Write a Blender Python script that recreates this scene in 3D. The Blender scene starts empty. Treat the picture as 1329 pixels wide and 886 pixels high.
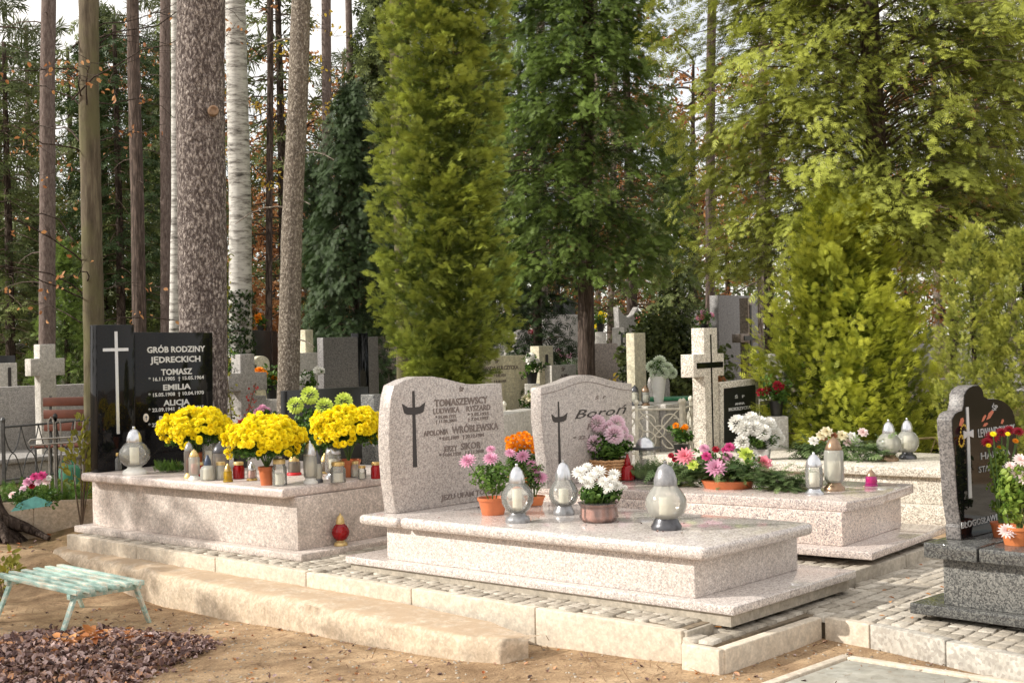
import bpy, bmesh, math, random
import numpy as np
from mathutils import Vector, Matrix
from math import sin, cos, pi, radians, hypot, atan2
rnd = random.Random(7)
rng = np.random.default_rng(7)
SC = bpy.context.scene
COL = SC.collection
# ------------------------------------------------------------------ camera
FPX, CH, ROLL = 1750.0, 1.36, 0.023
cam_d = bpy.data.cameras.new('camera'); cam = bpy.data.objects.new('camera', cam_d); COL.objects.link(cam)
cam_d.sensor_width = 36; cam_d.lens = 36 * FPX / 1329; cam_d.clip_end = 2000; cam_d.clip_start = .05
cr, sr = cos(ROLL), sin(ROLL)
cam.matrix_world = Matrix(((cr, sr, 0, 0), (0, 0, -1, 0), (-sr, cr, 0, CH), (0, 0, 0, 1)))
SC.camera = cam
def W(u, v, z=0, d=None):
    a = u - 664.5; b = v - 443
    a0 = cr * a - sr * b; b0 = sr * a + cr * b
    t = (z - CH) / (-b0) if d is None else d / FPX
    return Vector((a0 * t, FPX * t, CH - b0 * t))
# ------------------------------------------------------------------ tagging
def tag(o, label=None, cat=None, group=None, kind=None):
    if label: o['label'] = label
    if cat: o['category'] = cat
    if group: o['group'] = group
    if kind: o['kind'] = kind
    return o
def thing(name, label, cat, loc=(0, 0, 0), rz=0, group=None):
    o = bpy.data.objects.new(name, None); COL.objects.link(o)
    o.location = loc; o.rotation_euler = (0, 0, rz); o.empty_display_size = .1
    return tag(o, label, cat, group)
# ------------------------------------------------------------------ materials
def newmat(name):
    m = bpy.data.materials.new(name); m.use_nodes = True
    n = m.node_tree.nodes; l = m.node_tree.links
    b = n['Principled BSDF']
    return m, n, l, b
def N(n, t, **kw):
    x = n.new(t)
    for k, v in kw.items():
        if k in x.inputs.keys(): x.inputs[k].default_value = v
        else: setattr(x, k, v)
    return x
def ramp(n, stops, interp='LINEAR'):
    r = n.new('ShaderNodeValToRGB'); r.color_ramp.interpolation = interp
    e = r.color_ramp.elements
    while len(e) < len(stops): e.new(.5)
    for i, (p, c) in enumerate(stops):
        e[i].position = p; e[i].color = (*c, 1)
    return r
def plain(name, c, rough=.5, metal=0, var=.12, scale=30, bump=.0, coat=0, spec=.5):
    m, n, l, b = newmat(name); b.inputs['Specular IOR Level'].default_value = spec
    tc = N(n, 'ShaderNodeTexCoord'); nz = N(n, 'ShaderNodeTexNoise', Scale=scale, Detail=4)
    l.new(tc.outputs['Object'], nz.inputs['Vector'])
    r = ramp(n, [(.3, tuple(x * (1 - var) for x in c)), (.7, tuple(min(1, x * (1 + var)) for x in c))])
    l.new(nz.outputs['Fac'], r.inputs['Fac']); l.new(r.outputs['Color'], b.inputs['Base Color'])
    b.inputs['Roughness'].default_value = rough; b.inputs['Metallic'].default_value = metal
    b.inputs['Coat Weight'].default_value = coat
    if bump:
        bp = N(n, 'ShaderNodeBump', Strength=bump, Distance=.01); l.new(nz.outputs['Fac'], bp.inputs['Height']); l.new(bp.outputs['Normal'], b.inputs['Normal'])
    return m
def granite(name, cols, scale=120, rough=.35, bump=.0, stain=0.0, stainc=(.3, .27, .2), spec=.5, sscale=3.5, topdirt=None):
    m, n, l, b = newmat(name)
    tc = N(n, 'ShaderNodeTexCoord')
    vo = N(n, 'ShaderNodeTexVoronoi', Scale=scale); l.new(tc.outputs['Object'], vo.inputs['Vector'])
    sp = N(n, 'ShaderNodeSeparateColor'); l.new(vo.outputs['Color'], sp.inputs['Color'])
    k = len(cols)
    r = ramp(n, [(i / k, c) for i, c in enumerate(cols)], 'CONSTANT'); l.new(sp.outputs[0], r.inputs['Fac'])
    nz = N(n, 'ShaderNodeTexNoise', Scale=scale * .28, Detail=5, Roughness=.7); l.new(tc.outputs['Object'], nz.inputs['Vector'])
    r2 = ramp(n, [(.35, (.80, .80, .80)), (.65, (1.15, 1.14, 1.13))]); l.new(nz.outputs['Fac'], r2.inputs['Fac'])
    mx = N(n, 'ShaderNodeMix', data_type='RGBA', blend_type='MULTIPLY'); mx.inputs[0].default_value = 1
    l.new(r.outputs['Color'], mx.inputs[6]); l.new(r2.outputs['Color'], mx.inputs[7])
    out = mx.outputs[2]
    if stain:
        n3 = N(n, 'ShaderNodeTexNoise', Scale=sscale, Detail=10, Roughness=.72); l.new(tc.outputs['Object'], n3.inputs['Vector'])
        r3 = ramp(n, [(.42, (0, 0, 0)), (.72, (stain,) * 3)]); l.new(n3.outputs['Fac'], r3.inputs['Fac'])
        m3 = N(n, 'ShaderNodeMix', data_type='RGBA'); l.new(r3.outputs['Color'], m3.inputs[0]); l.new(out, m3.inputs[6]); m3.inputs[7].default_value = (*stainc, 1)
        out = m3.outputs[2]
        rr = N(n, 'ShaderNodeMapRange'); rr.inputs[3].default_value = rough; rr.inputs[4].default_value = min(1, rough + .35)
        l.new(n3.outputs['Fac'], rr.inputs[0]); l.new(rr.outputs[0], b.inputs['Roughness'])
    else: b.inputs['Roughness'].default_value = rough
    if topdirt:
        ge = N(n, 'ShaderNodeNewGeometry'); sx_ = N(n, 'ShaderNodeSeparateXYZ'); l.new(ge.outputs['Normal'], sx_.inputs[0])
        nd = N(n, 'ShaderNodeTexNoise', Scale=7, Detail=8, Roughness=.7); l.new(tc.outputs['Object'], nd.inputs['Vector'])
        am = N(n, 'ShaderNodeMath', operation='MULTIPLY'); l.new(sx_.outputs['Z'], am.inputs[0]); l.new(nd.outputs['Fac'], am.inputs[1])
        rd = ramp(n, [(.36, (0, 0, 0)), (.52, (.85, .85, .85))]); l.new(am.outputs[0], rd.inputs['Fac'])
        m4 = N(n, 'ShaderNodeMix', data_type='RGBA'); l.new(rd.outputs['Color'], m4.inputs[0]); l.new(out, m4.inputs[6]); m4.inputs[7].default_value = (*topdirt, 1); out = m4.outputs[2]
    l.new(out, b.inputs['Base Color']); b.inputs['Specular IOR Level'].default_value = spec
    if bump:
        bp = N(n, 'ShaderNodeBump', Strength=bump, Distance=.004); l.new(nz.outputs['Fac'], bp.inputs['Height']); l.new(bp.outputs['Normal'], b.inputs['Normal'])
    return m
def leafmat(name, dark, light, trans=.3, rough=.55, stops=None):
    m, n, l, b = newmat(name)
    at = N(n, 'ShaderNodeAttribute', attribute_name='tint')
    r = ramp(n, stops or [(0, dark), (1, light)]); l.new(at.outputs['Fac'], r.inputs['Fac'])
    l.new(r.outputs['Color'], b.inputs['Base Color']); b.inputs['Roughness'].default_value = rough
    b.inputs['Specular IOR Level'].default_value = .3
    tr = N(n, 'ShaderNodeBsdfTranslucent'); l.new(r.outputs['Color'], tr.inputs['Color'])
    mx = N(n, 'ShaderNodeMixShader'); mx.inputs[0].default_value = trans
    l.new(b.outputs[0], mx.inputs[1]); l.new(tr.outputs[0], mx.inputs[2])
    l.new(mx.outputs[0], n['Material Output'].inputs['Surface'])
    return m
def glassmat(name, c=(.95, .97, .95), milk=.25, milkc=None):
    m, n, l, b = newmat(name)
    tr = N(n, 'ShaderNodeBsdfTransparent'); tr.inputs['Color'].default_value = (*c, 1)
    gl = N(n, 'ShaderNodeBsdfGlossy', Roughness=.06); fr = N(n, 'ShaderNodeFresnel', IOR=1.5)
    tc = N(n, 'ShaderNodeTexCoord'); wv = N(n, 'ShaderNodeTexNoise', Scale=60, Detail=2); l.new(tc.outputs['Object'], wv.inputs['Vector'])
    bp = N(n, 'ShaderNodeBump', Strength=.4, Distance=.003); l.new(wv.outputs['Fac'], bp.inputs['Height']); l.new(bp.outputs['Normal'], gl.inputs['Normal'])
    df = N(n, 'ShaderNodeBsdfDiffuse'); df.inputs['Color'].default_value = (*(milkc or c), 1)
    tl = N(n, 'ShaderNodeBsdfTranslucent'); tl.inputs['Color'].default_value = (*(milkc or c), 1)
    m0 = N(n, 'ShaderNodeMixShader'); m0.inputs[0].default_value = .4; l.new(df.outputs[0], m0.inputs[1]); l.new(tl.outputs[0], m0.inputs[2])
    m1 = N(n, 'ShaderNodeMixShader'); m1.inputs[0].default_value = milk; l.new(tr.outputs[0], m1.inputs[1]); l.new(m0.outputs[0], m1.inputs[2])
    m2 = N(n, 'ShaderNodeMixShader'); l.new(fr.outputs[0], m2.inputs[0]); l.new(m1.outputs[0], m2.inputs[1]); l.new(gl.outputs[0], m2.inputs[2])
    l.new(m2.outputs[0], n['Material Output'].inputs['Surface'])
    return m
def barkmat(name, c1, c2, sc=18, zs=.35, bump=.8, moss=None, thr=.5, crack=1.0):
    m, n, l, b = newmat(name)
    tc = N(n, 'ShaderNodeTexCoord'); mp = N(n, 'ShaderNodeMapping'); mp.inputs['Scale'].default_value = (1, 1, zs)
    l.new(tc.outputs['Object'], mp.inputs['Vector'])
    dn = N(n, 'ShaderNodeTexNoise', Scale=sc * .6, Detail=4); l.new(mp.outputs[0], dn.inputs['Vector'])
    mxv = N(n, 'ShaderNodeMix', data_type='RGBA'); mxv.inputs[0].default_value = .12; l.new(mp.outputs[0], mxv.inputs[6]); l.new(dn.outputs['Color'], mxv.inputs[7])
    vo = N(n, 'ShaderNodeTexVoronoi', Scale=sc, feature='DISTANCE_TO_EDGE'); l.new(mxv.outputs[2], vo.inputs['Vector'])
    nz = N(n, 'ShaderNodeTexNoise', Scale=sc * 1.6, Detail=8, Roughness=.7); l.new(mp.outputs[0], nz.inputs['Vector'])
    r = ramp(n, [(thr - .17, tuple(x * .55 for x in c1)), (thr, c1), (thr + .12, c2), (thr + .25, tuple(min(1, x * 1.3) for x in c2))]); l.new(nz.outputs['Fac'], r.inputs['Fac'])
    rv = ramp(n, [(0, tuple(1 - crack * (1 - q) for q in (.35, .32, .3))), (.12, (1, 1, 1))]); l.new(vo.outputs['Distance'], rv.inputs['Fac'])
    mx = N(n, 'ShaderNodeMix', data_type='RGBA', blend_type='MULTIPLY'); mx.inputs[0].default_value = 1
    l.new(r.outputs['Color'], mx.inputs[6]); l.new(rv.outputs['Color'], mx.inputs[7]); out = mx.outputs[2]
    if moss:
        nm = N(n, 'ShaderNodeTexNoise', Scale=2.2, Detail=6); l.new(tc.outputs['Object'], nm.inputs['Vector'])
        rm = ramp(n, [(.45, (0, 0, 0)), (.6, (.8, .8, .8))]); l.new(nm.outputs['Fac'], rm.inputs['Fac'])
        m3 = N(n, 'ShaderNodeMix', data_type='RGBA'); l.new(rm.outputs['Color'], m3.inputs[0]); l.new(out, m3.inputs[6]); m3.inputs[7].default_value = (*moss, 1); out = m3.outputs[2]
    l.new(out, b.inputs['Base Color']); b.inputs['Roughness'].default_value = .9; b.inputs['Specular IOR Level'].default_value = .2
    ad = N(n, 'ShaderNodeMath', operation='MULTIPLY_ADD'); l.new(vo.outputs['Distance'], ad.inputs[0]); ad.inputs[1].default_value = 2. * crack; l.new(nz.outputs['Fac'], ad.inputs[2])
    bp = N(n, 'ShaderNodeBump', Strength=bump, Distance=.02); l.new(ad.outputs[0], bp.inputs['Height']); l.new(bp.outputs['Normal'], b.inputs['Normal'])
    return m
PINK = [(.685, .615, .572), (.535, .471, .439), (.792, .738, .696), (.631, .567, .530), (.428, .385, .369), (.717, .653, .615)]
MT = dict(
    granB=granite('pink_granite', PINK, 150, .30, .15, .3, (.50, .43, .36)),
    granBh=granite('pink_granite_headstone', [tuple(x * .72 for x in c) for c in PINK], 150, .35, .15),  # darker granite copy: polished face, with its shade put into the colour
    granCh=granite('speckled_granite_headstone', [tuple(x * .70 for x in c) for c in PINK], 150, .35, .15),  # darkened likewise, the face's shade put into the colour
    granBp=granite('pink_granite_polished', [tuple(x * .92 for x in c) for c in PINK], 150, .09),
    granC=granite('speckled_granite', [(.696, .576, .503), (.503, .408, .371), (.791, .696, .623), (.288, .240, .240), (.647, .551, .491), (.743, .647, .587)], 165, .30, .15),
    granCp=granite('speckled_granite_polished', [(.623, .528, .479), (.479, .408, .371), (.719, .636, .587), (.323, .276, .276), (.599, .516, .468)], 165, .07),
    granA=granite('weathered_granite', [(.671, .576, .516), (.551, .479, .431), (.743, .659, .599), (.623, .539, .491), (.479, .419, .383)], 110, .5, .3, .55, (.25, .22, .19)),
    granAp=granite('weathered_granite_cover', [(.671, .576, .528), (.539, .456, .431), (.743, .659, .611), (.599, .516, .479)], 110, .22, .1, .3, (.3, .26, .23)),
    granD=granite('dark_grey_granite', [(.11, .11, .105), (.17, .17, .16), (.06, .06, .06), (.22, .215, .20)], 150, .3, .1),
    granDp=granite('dark_grey_granite_polished', [(.07, .07, .07), (.11, .11, .105), (.05, .05, .05), (.14, .14, .13)], 150, .06),
    granDh=granite('grey_granite_honed', [(.132, .121, .116), (.182, .171, .165), (.088, .083, .083), (.209, .193, .187)], 130, .45, .3),
    black=plain('black_polished_granite', (.006, .006, .007), .05, var=.3, scale=200, spec=.22),
    blackm=plain('black_stone', (.018, .018, .018), .3, var=.3, scale=60),
    concrete=granite('concrete', [(.62, .545, .44), (.58, .505, .41), (.66, .58, .475), (.60, .525, .425)], 90, .85, .7, .35, (.40, .31, .22), sscale=9),
    concrete2=granite('aged_concrete', [(.56, .46, .345), (.50, .41, .31), (.62, .51, .39)], 70, .9, .9, .5, (.34, .25, .16), sscale=8, topdirt=(.44, .32, .21)),
    sett=granite('granite_setts', [(.46, .43, .38), (.38, .35, .31), (.52, .49, .44)], 60, .8, .5, .4, (.25, .21, .16)),
    terrazzo=granite('washed_terrazzo', [(.738, .676, .591), (.492, .443, .369), (.812, .763, .676), (.369, .320, .271), (.689, .640, .553)], 125, .8, .8, .25, (.3, .27, .2)),
    greys=granite('grey_stone', [(.351, .332, .312), (.286, .273, .260), (.429, .403, .384)], 90, .5, .3, .3, (.18, .17, .14)),
    greyl=granite('light_grey_stone', [(.520, .494, .455), (.442, .416, .377), (.598, .572, .533)], 80, .6, .3, .35, (.25, .24, .18)),
    cream=granite('cream_stone', [(.650, .598, .442), (.572, .520, .390), (.715, .676, .520)], 70, .75, .3, .4, (.25, .22, .13)),
    brownst=granite('brown_stone', [(.260, .208, .169), (.195, .156, .130), (.338, .273, .234)], 90, .4, .2, .3, (.12, .1, .07)),
    silver=plain('silver_lid', (.62, .63, .66), .28, .85, .1, 40),
    silverd=plain('dark_metal_lid', (.10, .10, .11), .35, .6, .2, 40),
    pewter=plain('pewter_plastic', (.30, .30, .31), .35, .5, .2, 40),
    gold=plain('gold_lid', (.62, .42, .16), .3, .8, .15, 40),
    goldp=plain('pale_gold', (.68, .50, .22), .35, .5, .1, 40),
    bronze=plain('bronze_plastic', (.30, .20, .13), .35, .6, .2, 40),
    whitep=plain('white_plastic', (.75, .74, .70), .4, 0, .05, 40),
    navy=plain('navy_cap', (.05, .07, .12), .35, .2, .2, 40),
    wax=plain('white_wax', (.80, .76, .64), .5, 0, .05, 30),
    waxp=plain('pink_wax', (.75, .35, .30), .5, 0, .1, 30),
    glass=glassmat('clear_glass', (.97, .98, .96), .26, (.95, .95, .90)),
    glassm=glassmat('milky_glass', (.95, .95, .92), .45, (.94, .93, .85)),
    glassr=glassmat('red_glass', (.75, .02, .02), .55, (.62, .01, .02)),
    glassy=glassmat('amber_glass', (.9, .65, .05), .5, (.8, .55, .05)),
    glassg=glassmat('smoked_glass', (.55, .5, .45), .35, (.5, .45, .4)),
    glassp=glassmat('magenta_glass', (.8, .05, .35), .55, (.75, .05, .35)),
    film=glassmat('clear_cellophane', (.97, .97, .97), .10, (.9, .9, .9)),
    terracotta=plain('terracotta_plastic', (.55, .16, .06), .4, 0, .1, 20),
    orangepot=plain('orange_pot', (.62, .20, .07), .4, 0, .1, 20),
    pinkpaper=plain('pink_paper', (.52, .26, .20), .6, 0, .12, 20),
    wicker=plain('wicker', (.50, .28, .13), .7, 0, .3, 90, .5),
    soil=plain('potting_soil', (.04, .03, .02), .95, 0, .3, 50, .5),
    letw=plain('white_lettering', (.62, .62, .60), .5, 0, .05),
    letg=plain('grey_lettering', (.42, .42, .42), .5, 0, .05),
    letd=plain('dark_lettering', (.035, .03, .03), .5, 0, .1),
    letm=plain('brown_lettering', (.19, .155, .14), .6, 0, .2),
    crossw=plain('brushed_steel_cross', (.62, .64, .68), .3, .3, .05),
    porcelain=plain('porcelain', (.75, .68, .58), .2, 0, .05),
    mint=None, white_metal=plain('cream_painted_metal', (.62, .58, .48), .5, .0, .2, 25),
    iron=plain('dark_iron', (.10, .10, .10), .55, .5, .3, 25),
    galv=plain('galvanised_steel', (.33, .31, .28), .45, .6, .25, 25),
    rust=plain('yellowed_wire', (.35, .27, .12), .6, .2, .3, 25),
    redwood=plain('red_brown_planks', (.13, .036, .018), .55, 0, .2, 12),
    greenp=plain('green_paint', (.04, .20, .11), .5, 0, .2, 8),
    greend=plain('bright_green_slats', (.03, .22, .10), .4, 0, .25, 8),
    redcloth=plain('red_ribbon', (.60, .012, .02), .5, 0, .15, 30),
    teal=plain('teal_wrap', (.10, .32, .30), .4, 0, .15, 30),
    stem=plain('green_stem', (.09, .16, .04), .6, 0, .2, 30),
    twig=plain('brown_twig', (.13, .09, .06), .8, 0, .3, 20),
)
def mintmat():
    m, n, l, b = newmat('peeling_mint_paint')
    tc = N(n, 'ShaderNodeTexCoord'); mp = N(n, 'ShaderNodeMapping'); mp.inputs['Scale'].default_value = (.25, 1, 1); l.new(tc.outputs['Object'], mp.inputs['Vector'])
    nz = N(n, 'ShaderNodeTexNoise', Scale=26, Detail=8, Roughness=.75); l.new(mp.outputs[0], nz.inputs['Vector'])
    r = ramp(n, [(.38, (.25, .40, .35)), (.50, (.38, .53, .47)), (.56, (.62, .62, .52)), (.66, (.52, .44, .32))]); l.new(nz.outputs['Fac'], r.inputs['Fac'])
    l.new(r.outputs['Color'], b.inputs['Base Color']); b.inputs['Roughness'].default_value = .55
    bp = N(n, 'ShaderNodeBump', Strength=.3, Distance=.003); l.new(nz.outputs['Fac'], bp.inputs['Height']); l.new(bp.outputs['Normal'], b.inputs['Normal'])
    return m
MT['mint'] = mintmat()
LF = dict(
    thuja=leafmat('thuja_foliage', (.04, .08, .015), (.48, .54, .10), .3),
    cyp=leafmat('cypress_foliage', (.02, .045, .011), (.24, .34, .075), .3),
    cypd=leafmat('yew_and_shade_foliage', (.012, .024, .010), (.06, .10, .032), .2),
    big=leafmat('false_cypress_foliage', (.025, .045, .012), (.46, .50, .095), .3),
    gold=leafmat('golden_cypress_foliage', (.05, .11, .014), (.68, .70, .10), .35),
    thuj2=leafmat('pale_thuja_foliage', (.09, .13, .02), (.52, .54, .11), .3),
    far=leafmat('far_conifer_foliage', (.03, .048, .016), (.22, .26, .08), .35),
    pine=leafmat('pine_needles', (.03, .045, .018), (.14, .16, .06), .3),
    orange=leafmat('orange_autumn_leaves', (.30, .11, .04), (.62, .32, .13), .4),
    yel=leafmat('yellow_autumn_leaves', (.35, .22, .03), (.75, .55, .08), .45),
    olive=leafmat('olive_leaves', (.10, .12, .02), (.42, .38, .06), .35),
    ivy=leafmat('ivy_leaves', (.012, .03, .008), (.05, .09, .02), .15, .35),
    green=leafmat('garden_leaves', (.03, .08, .015), (.16, .28, .05), .3, .45),
    lime=leafmat('lime_leaves', (.12, .22, .03), (.35, .45, .08), .35, .45),
    fir=leafmat('fir_greenery', (.03, .07, .02), (.20, .28, .11), .25, .5),
    dead=leafmat('fallen_leaves', (.08, .045, .04), (.46, .31, .27), .1, .7, [(0, (.06, .035, .03)), (.25, (.16, .095, .09)), (.45, (.28, .16, .11)), (.65, (.40, .28, .27)), (.85, (.62, .47, .43)), (1, (.62, .30, .13))]),
    deado=leafmat('orange_fallen_leaves', (.35, .10, .03), (.65, .32, .12), .2, .6),
    needle=leafmat('dry_needles', (.16, .09, .05), (.36, .24, .14), .0, .8),
    redl=leafmat('red_leaves', (.35, .02, .02), (.7, .08, .06), .35),
    stone=leafmat('pebbles', (.20, .16, .12), (.50, .44, .36), .0, .9),
    f_yel=leafmat('yellow_petals', (.88, .62, .0), (1.0, .88, .02), .2, .6),
    f_lime=leafmat('lime_petals', (.40, .52, .04), (.75, .85, .20), .25, .6),
    f_pink=leafmat('pink_petals', (.55, .18, .32), (.85, .50, .65), .25, .6),
    f_pinkl=leafmat('pale_pink_petals', (.80, .52, .62), (.95, .80, .86), .25, .6),
    f_dahl=leafmat('rose_pink_petals', (.75, .12, .20), (.90, .42, .48), .25, .6),
    f_mag=leafmat('magenta_petals', (.45, .02, .14), (.75, .10, .32), .25, .6),
    f_white=leafmat('white_petals', (.78, .75, .66), (.92, .91, .88), .25, .6),
    f_blush=leafmat('blush_white_petals', (.85, .55, .52), (.93, .84, .82), .25, .6),
    f_cream=leafmat('cream_petals', (.72, .62, .38), (.88, .82, .62), .25, .6),
    f_orange=leafmat('orange_petals', (.75, .20, .0), (.95, .38, .01), .25, .6),
    f_red=leafmat('dark_red_petals', (.22, .005, .015), (.42, .01, .03), .15, .5),
    f_brown=leafmat('rust_petals', (.28, .09, .04), (.45, .2, .1), .15, .5),
    f_green=leafmat('green_white_petals', (.55, .65, .45), (.80, .85, .70), .25, .6),
)
BK = dict(
    pine=barkmat('pine_bark', (.15, .12, .11), (.47, .41, .37), 26, .55, 1.0, thr=.48, crack=.8),
    scaly=barkmat('scaly_bark', (.24, .20, .16), (.54, .48, .40), 34, .6, .9, crack=.7),
    smooth=barkmat('olive_smooth_bark', (.125, .10, .07), (.185, .155, .105), 14, .12, .25, moss=(.14, .13, .065), crack=.0),
    purple=barkmat('grey_bark', (.16, .12, .105), (.21, .17, .15), 22, .3, .5, crack=.35),
    red=barkmat('red_brown_bark', (.095, .07, .058), (.19, .14, .115), 20, .12, .7, crack=.5),
    dark=barkmat('dark_bark', (.07, .05, .04), (.13, .10, .08), 16, .2, .7),
    tan=barkmat('tan_bark', (.22, .18, .145), (.36, .30, .25), 14, .25, .5),
)
def birch():
    m, n, l, b = newmat('birch_bark')
    tc = N(n, 'ShaderNodeTexCoord'); mp = N(n, 'ShaderNodeMapping'); mp.inputs['Scale'].default_value = (1, 1, 5); l.new(tc.outputs['Object'], mp.inputs['Vector'])
    nz = N(n, 'ShaderNodeTexNoise', Scale=5, Detail=9, Roughness=.75); l.new(mp.outputs[0], nz.inputs['Vector'])
    r = ramp(n, [(.34, (.05, .045, .04)), (.43, (.26, .24, .215)), (.53, (.55, .53, .49)), (.72, (.66, .64, .60))]); l.new(nz.outputs['Fac'], r.inputs['Fac'])
    l.new(r.outputs['Color'], b.inputs['Base Color']); b.inputs['Roughness'].default_value = .7
    return m
BK['birch'] = birch()
# ------------------------------------------------------------------ fast mesh
def fastmesh(name, V, F, mat, tint=None, smooth=False):
    """V (n,3); F (m,k) constant k or list of arrays"""
    me = bpy.data.meshes.new(name)
    if not isinstance(F, list): F = [F]
    F = [np.asarray(f, dtype=np.int32) for f in F if len(f)]
    me.vertices.add(len(V)); me.vertices.foreach_set('co', np.asarray(V, dtype=np.float32).ravel())
    lt = np.concatenate([np.full(len(f), f.shape[1], np.int32) for f in F]); ls = np.concatenate([[0], np.cumsum(lt)[:-1]]).astype(np.int32)
    idx = np.concatenate([f.ravel() for f in F])
    me.loops.add(len(idx)); me.loops.foreach_set('vertex_index', idx)
    me.polygons.add(len(lt)); me.polygons.foreach_set('loop_start', ls); me.polygons.foreach_set('loop_total', lt)
    me.update(calc_edges=True)
    if tint is not None:
        a = me.attributes.new('tint', 'FLOAT', 'POINT'); a.data.foreach_set('value', np.asarray(tint, dtype=np.float32))
    if smooth: me.polygons.foreach_set('use_smooth', np.ones(len(lt), bool))
    me.materials.append(mat)
    return me
def link(name, me, parent=None):
    o = bpy.data.objects.new(name, me); COL.objects.link(o); o.parent = parent
    return o
def basis(d, nrm):
    """rows-> matrices with columns (x,y=d,z~nrm)"""
    d = d / np.maximum(np.linalg.norm(d, axis=1, keepdims=True), 1e-9)
    x = np.cross(d, nrm); x /= np.maximum(np.linalg.norm(x, axis=1, keepdims=True), 1e-9)
    z = np.cross(x, d)
    return np.stack([x, d, z], axis=2)
def inst(TV, TF, R, S, T, tint, tjit=None):
    n = len(T); k = len(TV)
    S = np.asarray(S); S = S[:, None] if S.ndim == 1 else S
    V = np.einsum('nij,nkj->nki', R, TV[None] * (S[:, None, :])) + T[:, None, :]
    F = TF[None] + (np.arange(n) * k)[:, None, None]
    t = np.repeat(tint, k)
    if tjit is not None: t = t + np.tile(tjit, n)
    return V.reshape(-1, 3), F.reshape(-1, TF.shape[1]), np.clip(t, 0, 1)
def frond(n=5, w=.5, th=.045, droop=.25, asym=0):
    V = []; F = []; J = []
    def q(p, d, L, t, j):
        d = np.array(d) / np.linalg.norm(d); s = np.array([-d[1], d[0]])
        i = len(V)
        for a, b_ in ((0, 0), (.45, t), (1, 0), (.45, -t)):
            pt = np.array(p) + d * L * a + s * b_
            V.append((pt[0], pt[1], 0)); J.append(j * (.35 + a * .65))
        F.append((i, i + 1, i + 2, i + 3))
    q((0, .0), (0, 1), 1.0, th * .8, .15)
    for i in range(n):
        y = .08 + .72 * i / n
        L = w * (1 - .62 * i / n)
        q((0, y), (1, .95), L, th, .2); q((0, y + .06), (-1, .95), L, th, .2)
    V = np.array(V, float); V[:, 2] = -droop * (V[:, 1] ** 2 + .6 * V[:, 0] ** 2)
    return V, np.array(F), np.array(J)
def tuft(n=7, th=.05):
    V = []; F = []; J = []
    r = random.Random(3)
    for k in range(n):
        a = k / n * 2 * pi; el = r.uniform(.2, 1.2)
        d = np.array([cos(a) * cos(el), sin(el), sin(a) * cos(el)]); s = np.cross(d, [.3, .2, 1.]); s /= np.linalg.norm(s); i = len(V)
        for u, b_ in ((0, 0), (.5, th), (1, 0), (.5, -th)):
            V.append(d * u + s * b_); J.append(.2 * u)
        F.append((i, i + 1, i + 2, i + 3))
    return np.array(V), np.array(F), np.array(J)
def leafT(w=.32, fold=.12):
    V = np.array([(0, 0, 0), (w, .35, fold), (w * .7, .75, fold * .6), (0, 1, -.1), (-w * .7, .75, fold * .6), (-w, .35, fold)], float)
    F = np.array([(0, 1, 2, 3), (0, 3, 4, 5)]); return V, F, np.zeros(6)
def leafC():
    V = np.array([(0, 0, 0), (.30, .3, .22), (.16, .72, .30), (.05, 1, -.05), (-.24, .62, .26), (-.28, .28, .16), (0, .45, -.06)], float)
    F = np.array([(0, 1, 2, 6), (6, 2, 3, 4), (0, 6, 4, 5)]); return V, F, np.array([0, .05, .05, -.1, .05, 0, -.12])
LTC = leafC()
def leafclu(n=6):
    r = random.Random(5); lv, lf, _ = leafT(.34); V = []; F = []; J = []
    for k in range(n):
        a = r.uniform(0, 2 * pi); t = r.uniform(-.6, .9)
        R = (Matrix.Rotation(a, 3, 'Z') @ Matrix.Rotation(t, 3, 'X') @ Matrix.Rotation(r.uniform(-.8, .8), 3, 'Y'))
        o = np.array([r.uniform(-.35, .35), r.uniform(-.35, .35), r.uniform(-.35, .35)])
        base = len(V) ; jj = r.uniform(-.15, .2)
        for p in lv: V.append(np.array(R @ Vector(p * .6)) + o); J.append(jj)
        for f in lf: F.append(tuple(int(i) + base for i in f))
    return np.array(V), np.array(F), np.array(J)
FR = frond(3, .5, .05, .25); FR5 = frond(3, .5, .055, .35); FRF = frond(2, .55, .075, .3); FRN = frond(6, .3, .03, .1); TU = tuft(); LC = leafclu(); LT = leafT()
def unit(n): 
    v = rng.normal(size=(n, 3)); return v / np.linalg.norm(v, axis=1, keepdims=True)
class Foliage:
    def __init__(s, tpl, cull=None): s.cull = cull; s.tpl = tpl; s.P = []; s.D = []; s.Nn = []; s.S = []; s.T = []
    def add(s, P, D, Nn, S, T):
        s.P.append(P); s.D.append(D); s.Nn.append(Nn); s.S.append(S); s.T.append(T)
    def mesh(s, name, mat):
        P = np.concatenate(s.P); D = np.concatenate(s.D); Nn = np.concatenate(s.Nn); S = np.concatenate(s.S); T = np.concatenate(s.T)
        if s.cull is not None:
            c, rr = s.cull; k = ((P[:, 1]) < rr * .25) | (rng.random(len(P)) < .4); P = P[k]; D = D[k]; Nn = Nn[k]; S = S[k]; T = T[k]
        V, F, t = inst(s.tpl[0], s.tpl[1], basis(D, Nn), S, P, T, s.tpl[2])
        return fastmesh(name, V, F, mat, t)
    def build(s, name, mat, parent): return link(name, s.mesh(name, mat), parent)
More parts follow.
